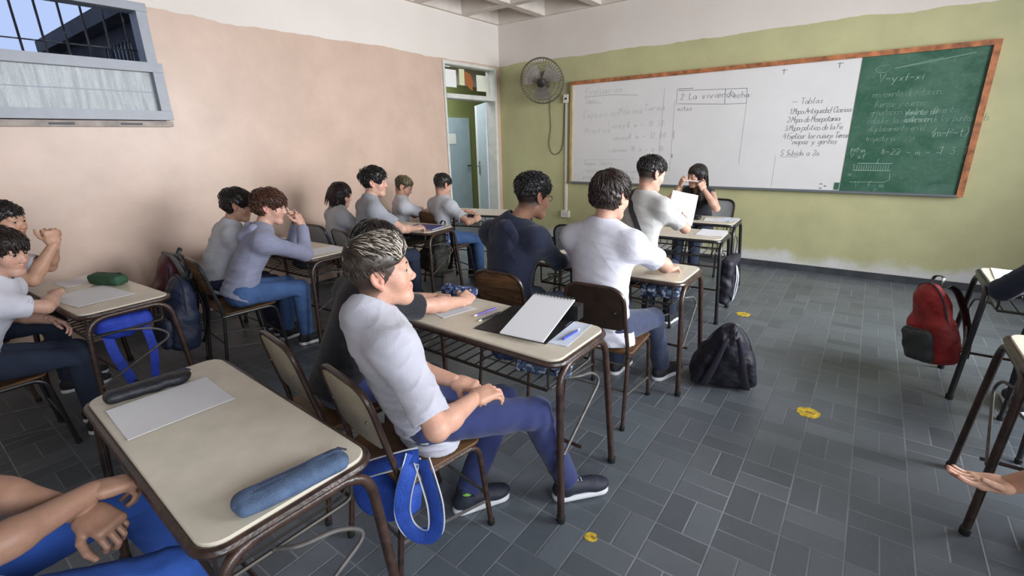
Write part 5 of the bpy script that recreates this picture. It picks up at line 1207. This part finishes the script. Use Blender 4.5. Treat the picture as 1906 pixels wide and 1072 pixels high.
# 3. navy jacket
def hoodx(t, base, d):
    C, up, cf, cr = d['C'], d['up'], d['cf'], d['cr']; S = SDF(C-.26, C+.26, .008)
    S.ell(C-cf*.088-up*.025, (.125, .034, .085), A=np.stack([cr, cf, up], 1)); S.cone(C-cr*.085+up*.045-cf*.01, C-cf*.070+up*.035, .026, .030, k=.05); S.cone(C+cr*.085+up*.045-cf*.01, C-cf*.070+up*.035, .026, .030, k=.05); S.ell(C-cf*.105-up*.085, (.075, .026, .05), A=np.stack([cr, cf, up], 1), k=.05)
    V, F = S.nets(); N = vnormals(V, F); V = V+N*(wavy(V, 5, .06)*.004+creases(V, 8, .06)*.012)[:, None]; mk('hood', V-base, F, M_navy, t)
    g = G(); g.tube([d['A']@v3(.080, -.005, .012)+d['hc']-base, d['A']@v3(.074, .07, .016)+d['hc']-base, d['A']@v3(.055, .097, .010)+d['hc']-base], .0016, 5); g.tube([d['A']@v3(.034+.02*math.cos(a), .099-.004*math.cos(a), .004+.015*math.sin(a))+d['hc']-base for a in np.linspace(0, 6.28, 16, endpoint=False)], .0016, 5, closed=True); g.ob('spectacles', M_tubek, t)
person('boy in a navy hooded jacket seen from behind, black curly hair', (3.13, -4.06, .54), 2, (3.145, -4.015, 1.015), 6, ((3.245, -3.955, 1.222), 22, 10, 0),
       lw=((2.95, -3.58, .765), (-.9, -.2, -.4), (.5, .8, 0), (0, 0, -1), REL), rw=((3.30, -3.57, .765), (.35, -.3, -1), (-.4, .85, 0), (0, 0, -1), REL),
       s=1.0, skin=(.36, .19, .125), shirt=M_navy, sleeve='long', trous=M_dk, hair=('fade', (.008, .007, .008), dict(vol=.010, locks=900, len=.020, lift=.09, rad=.0034, mess=.9, lump=.005, cut=.008)), stubble=(.018, .012, .010), det=1.25, girth=1.08, sw=1.12, shw=.185, extra=hoodx)
# 4. white tee
person('stocky dark haired boy in a white tee seen from behind, hand on desk', (3.725, -3.985, .54), 6, (3.675, -3.915, 1.02), 3, ((3.695, -3.86, 1.236), 14, 8, 0),
       lw=((3.56, -3.47, .755), (-.25, -.3, -1), (.5, .85, 0), (0, 0, -1), REL), rw=((3.905, -3.46, .762), (1.0, -.45, -.15), (.15, .95, .0), (0, 0, -1), REL),
       lf=((3.62, -3.50, .085), 0), rf=((3.90, -3.42, .085), 18), s=1.02, skin=(.54, .31, .23), shirt=M_white, trous=cloth('slate_navy_trousers', (.022, .033, .075)), hair=('short', (.022, .012, .010), dict(vol=.010, full=1, locks=1000, len=.050, lift=.05, rad=.0030, mess=.22, lump=.004, nape=-.055)), det=1.25, girth=1.12, sw=1.1, shw=.178, collar=M_coll, hem=.10)
# 5. boy with the strap
def strapx(t, base, d):
    C, up, cf, cr, H = d['C'], d['up'], d['cf'], d['cr'], d['H']; L = (C-H)
    from mathutils.bvhtree import BVHTree
    me = d['sho'].data; bvh = BVHTree.FromPolygons([v.co.copy() for v in me.vertices], [tuple(p.vertices) for p in me.polygons]); P = []
    def hit(o_, dr):
        q = bvh.ray_cast(Vector(o_-base), Vector(dr), 1.0)[0]
        if q is not None: P.append(q-Vector(dr)*.007)
    for hh, th in ((.10, 78), (.14, 92), (.24, 108), (.38, 124), (.52, 141), (.66, 159), (.80, 178), (.92, 198)):
        dr = cf*math.cos(R(th))+cr*math.sin(R(th)); hit(H+L*hh+dr*.5, -dr)
    for yy in (-.05, .0, .04): hit(C+up*.4-cr*.082+cf*yy, -up)
    for hh, th in ((.88, -32), (.74, -12), (.58, 8), (.42, 26), (.26, 46), (.14, 64)):
        dr = cf*math.cos(R(th))+cr*math.sin(R(th)); hit(H+L*hh+dr*.5, -dr)
    P = spline(P, 5, closed=True); g = G(); n_ = len(P); Vv = []; ax = Vector(H+L*.5-base)
    for k in range(n_):
        tn = (P[(k+1) % n_]-P[k-1]).normalized(); ou = P[k]-ax; ou = (ou-tn*ou.dot(tn)).normalized(); sd = tn.cross(ou)
        Vv += [P[k]+sd*.019-ou*.003, P[k]+sd*.019+ou*.003, P[k]-sd*.019+ou*.003, P[k]-sd*.019-ou*.003]
    mk('bag_strap', Vv, [(4*k+a, 4*k+(a+1) % 4, (4*k+4+(a+1) % 4) % (4*n_), (4*k+4+a) % (4*n_)) for k in range(n_) for a in range(4)], M_tubek, t, auto=30)
person('boy in a pale grey tee with a black cross body strap', (3.47, -2.82, .54), 6, (3.47, -2.77, 1.06), 14, ((3.495, -2.735, 1.272), 34, 14, 0),
       lw=((3.46, -2.30, .93), (-.7, -.2, -.6), (.75, .55, .15), (.4, -.4, -.6), (30, 45, 25)), rw=((3.66, -2.38, .84), (.8, -.6, -.4), (.0, .8, .4), (-.6, .1, .1), (35, 45, 25)),
       s=1.0, skin=(.54, .31, .23), shirt=M_ltgrn, trous=M_dk, hair=('fade', (.010, .008, .008), dict(vol=.010, locks=600, len=.03, lift=.06, rad=.003, mess=.3, cut=.012)), stubble=(.030, .021, .017), det=1.2, collar=M_coll, extra=strapx)
hp_ = paper(0, 0, 0, .21, .29, 0, 'white sheet held up by the boy with the black strap', seed=20, curl=.01)
hp_.location = (3.60, -2.245, .965); hp_.rotation_euler = (R(55), R(12), R(22))
# 6. the woman at the board
person('woman in a black tank top with long dark hair, hands before her face', (3.33, -.66, .54), 182, (3.325, -.80, .935), 190, ((3.325, -.90, 1.125), 215, 12, -6),
       rw=((3.19, -1.02, 1.025), (-.7, -.5, -.9), (.35, -.2, .85), (.5, .5, 0), (50, 70, 40)), lw=((3.445, -1.04, 1.00), (.75, -.5, -.9), (-.45, -.15, .8), (-.5, .5, 0), (50, 70, 40)),
       s=.94, skin=(.54, .32, .24), shirt=M_blk, sleeve='tank', trous=M_dk, hair=('long', (.016, .010, .009), dict(vol=.008, locks=420, len=.07, lift=.02, rad=.004, mess=.15)), det=1.1, group='', hs=1.0)
pn = G().tube([(-.08, 0, 0), (.08, 0, 0)], .005, 8).ob('pen', M_paper); tag(pn, 'pale pen the woman in black holds across her face', 'pen'); pn.location = (3.315, -1.075, 1.085); pn.rotation_euler = (0, R(3), R(8))
G().lathe([(.0045, 0), (.003, .012), (0, .018)], 8, Matrix.Translation((.08, 0, 0)) @ Matrix.Rotation(R(90), 4, 'Y')).ob('pen_tip', M_blackc, pn)
# 7. boy by the door
person('boy in a light tee and dark collar before the open door', (1.10, -2.56, .535), 24, (1.075, -2.51, .89), 10, ((1.08, -2.49, 1.085), 10, 18, 0),
       lw=((1.05, -2.12, .76), (-.7, -.2, -.5), (.5, .8, 0), (0, 0, -1), REL), rw=((1.36, -2.30, .70), (.8, -.7, -.3), (.2, .7, .3), (-.7, 0, -.3), FIST),
       s=.94, skin=(.50, .28, .20), shirt=M_lgrey, trous=M_jean, hair=('fade', (.012, .009, .008), dict(vol=.008, locks=260, len=.025, cut=.005)), stubble=(.03, .02, .016), collar=M_coll)
# 8. bobbed hair
person('girl with dark bobbed hair in a light tee by the pink wall', (.66, -3.60, .535), 4, (.65, -3.53, .88), 12, ((.655, -3.475, 1.065), 42, 16, 0),
       lw=((.55, -3.26, .76), (-.8, -.2, -.4), (.4, .8, 0), (0, 0, -1), REL), rw=((.85, -3.28, .76), (.8, -.3, -.4), (-.3, .8, 0), (0, 0, -1), REL),
       s=.92, skin=(.54, .33, .25), shirt=M_lgrey, trous=M_dk, hair=('bob', (.018, .009, .010), dict(vol=.010, locks=420, len=.05, lift=.03, rad=.0045, mess=.2)))
# 9. tall boy in grey
person('tall boy in a mid grey tee, black hair swept forward', (1.18, -3.63, .54), 10, (1.195, -3.56, 1.0), 22, ((1.20, -3.485, 1.20), 47, 4, 0),
       lw=((1.05, -3.26, .76), (-.8, -.3, -.4), (.5, .8, 0), (0, 0, -1), REL), rw=((1.44, -3.26, .765), (.8, -.5, -.3), (.2, .8, .1), (-.3, 0, -1), (40, 60, 30)),
       s=1.0, skin=(.54, .32, .24), shirt=M_grey, trous=M_dk, hair=('short', (.010, .008, .008), dict(vol=.014, locks=500, len=.045, lift=.10, rad=.0036, mess=.35, sweep=(.1, .9, .2), nape=-.06)), det=1.1)
# 10. bleached crop
person('boy with cropped bleached hair looking down, in a white tee', (.53, -2.63, .535), 16, (.515, -2.60, .87), 30, ((.535, -2.57, 1.055), 52, 26, 0),
       lw=((.60, -2.20, .76), (-.7, -.2, -.4), (.5, .8, 0), (0, 0, -1), REL), rw=((.80, -2.26, .77), (.7, -.6, -.4), (.3, .8, .1), (-.3, 0, -1), (40, 60, 30)),
       s=.95, skin=(.50, .29, .20), shirt=M_lgrey, trous=M_dk, hair=('crop', (.05, .04, .022), dict(vol=.004, locks=320, len=.018, rad=.0026, streak=(.42, .36, .18), streaks=.9)), stubble=(.07, .05, .035))
# 11. boy next to the wall
def yokex(t, base, d):
    C, up, cf, cr, sh = d['C'], d['up'], d['cf'], d['cr'], d['sh']; a, el, wr = d['arms'][1]; S = SDF(sh[1]-.16, sh[1]+.16, .008)
    S.cone(C+cr*.055+up*.046, sh[1]+up*.026, .038, .050, k=.02); S.cone(sh[1]+up*.018, sh[1]+(el-sh[1])*.25, .052, .063, k=.02); V, F = S.nets(); mk('shoulder_yoke', V-base, F, M_navy, t)
person('boy in a light tee with a navy shoulder, against the pink wall', (.84, -4.82, .535), 4, (.90, -4.66, .925), 12, ((.935, -4.58, 1.112), 34, 16, 0),
       lw=((.66, -4.45, .76), (-.8, -.2, -.4), (.4, .8, 0), (0, 0, -1), REL), rw=((.98, -4.40, .76), (.2, -.3, -1), (-.3, .8, 0), (0, 0, -1), REL),
       s=.95, skin=(.50, .29, .20), shirt=M_lgrey, trous=M_dk, hair=('short', (.011, .008, .008), dict(vol=.011, locks=420, len=.038, lift=.06, full=1)), extra=yokex)
# 12. purple grey hoodie
def hood12(t, base, d):
    C, up, cf, cr = d['C'], d['up'], d['cf'], d['cr']; S = SDF(C-.22, C+.22, .008); S.cone(C-cf*.07+cr*.07+up*.035, C-cf*.10-up*.05, .040, .035, k=.03); S.cone(C-cf*.07-cr*.07+up*.035, C-cf*.10-up*.05, .040, .035, k=.03); V, F = S.nets(); mk('hood', V-base, F, M_hood, t)
person('auburn haired boy in a purple grey hoodie, hands at his chin', (1.28, -4.83, .54), 6, (1.285, -4.62, .915), 16, ((1.28, -4.51, 1.11), 42, 10, 0),
       lw=((1.31, -4.33, .985), (-.3, .1, -1), (.2, -.2, .85), (-.1, -.8, .2), FIST), rw=((1.42, -4.36, .97), (.8, .25, -1.0), (-.3, -.1, .8), (-.6, -.3, .2), FIST),
       lf=((1.10, -4.45, .085), 0), rf=((1.34, -4.42, .085), 10), s=.98, skin=(.56, .33, .25), shirt=M_hood, sleeve='long', trous=M_jean, hair=('short', (.060, .022, .012), dict(vol=.013, locks=520, len=.045, lift=.09, rad=.0036, full=1, mess=.35, fringe=.01)), det=1.2, extra=hood12)
# 13. clasped hands at the left
person('boy with short dark hair resting on his elbows, hands clasped high', (.54, -6.14, .535), 10, (.52, -5.94, .925), 26, ((.53, -5.79, 1.132), 50, 6, 0),
       lw=((.69, -5.62, .99), (-.3, .6, -1), (.10, .0, .9), (.8, .2, .1), (60, 80, 40)), rw=((.755, -5.635, .99), (.4, .6, -1.0), (-.10, .0, .9), (-.8, -.1, .1), (60, 80, 40)),
       s=.98, skin=(.49, .28, .19), shirt=M_white, trous=M_dk, hair=('fade', (.012, .009, .008), dict(vol=.006, locks=400, len=.02, cut=.01)), stubble=(.03, .02, .016), det=1.2)
# 14. slouching at the left edge
person('dark fringed boy in a white tee slouching over at the left edge', (1.34, -6.17, .535), 6, (1.33, -6.01, .875), 30, ((1.32, -5.925, 1.06), 52, 14, 0),
       lw=((1.23, -5.82, .64), (-.8, -.2, -.4), (.6, .6, -.4), (.2, -.5, -.6), (25, 35, 25)), rw=((1.20, -5.76, .775), (1, .15, -.3), (-.95, .1, .0), (0, .2, -1), REL),
       s=.93, skin=(.52, .31, .23), shirt=M_white, trous=M_dk, hair=('short', (.018, .011, .008), dict(vol=.011, locks=460, len=.042, lift=.05, fringe=.03, full=1)), det=1.25)
# 15. blue jeans in the corner
person('person in bright blue jeans in the near corner, forearms crossed on lap', (3.24, -6.44, .545), 6, (3.17, -6.53, .95), 10, ((3.10, -6.58, 1.20), 20, 10, 0),
       lw=((3.36, -6.15, .67), (-.7, -.2, -.4), (.85, .35, -.25), (-.2, 0, -1), (45, 65, 35)), rw=((3.34, -6.13, .715), (.8, -.5, -.3), (-.1, .9, -.3), (0, 0, -1), (45, 65, 35)),
       lf=((2.92, -5.93, .085), -14), rf=((3.60, -5.93, .085), 14), s=1.02, skin=(.27, .15, .10), shirt=M_white, trous=M_jeanb, hair=('short', DARK, dict(vol=.01, locks=200)), det=1.2)
# 16. navy sleeve, 17. open hand
person('person in a dark navy jacket sitting at the desk with the red backpack', (5.80, -3.12, .54), 0, (5.76, -3.04, .97), 0, ((5.78, -2.98, 1.25), 0, 10, 0),
       lw=((5.64, -2.70, .765), (-1, -.3, -.7), (.4, .8, 0), (0, 0, -1), REL), rw=((5.92, -2.66, .765), (.8, -.3, -.4), (-.4, .8, 0), (0, 0, -1), REL),
       s=1.0, skin=(.42, .25, .18), shirt=M_navy, sleeve='long', trous=M_dk, hair=('short', DARK, dict(vol=.01, locks=200)))
person('person in a khaki shirt at the right edge holding out an open hand', (5.80, -4.48, .54), -10, (5.76, -4.44, .97), -30, ((5.76, -4.40, 1.25), -20, 10, 0),
       lw=((5.29, -4.505, .54), (-.3, -.4, -.5), (-.93, -.36, .02), (.05, .1, 1), (10, 14, 10)), rw=((5.95, -4.12, .68), (.8, -.3, -.4), (-.4, .8, 0), (0, 0, -1), REL),
       s=1.0, skin=(.50, .29, .20), shirt=cloth('khaki_shirt', (.16, .15, .10)), trous=M_dk, hair=('short', DARK, dict(vol=.01, locks=200)), det=1.2)
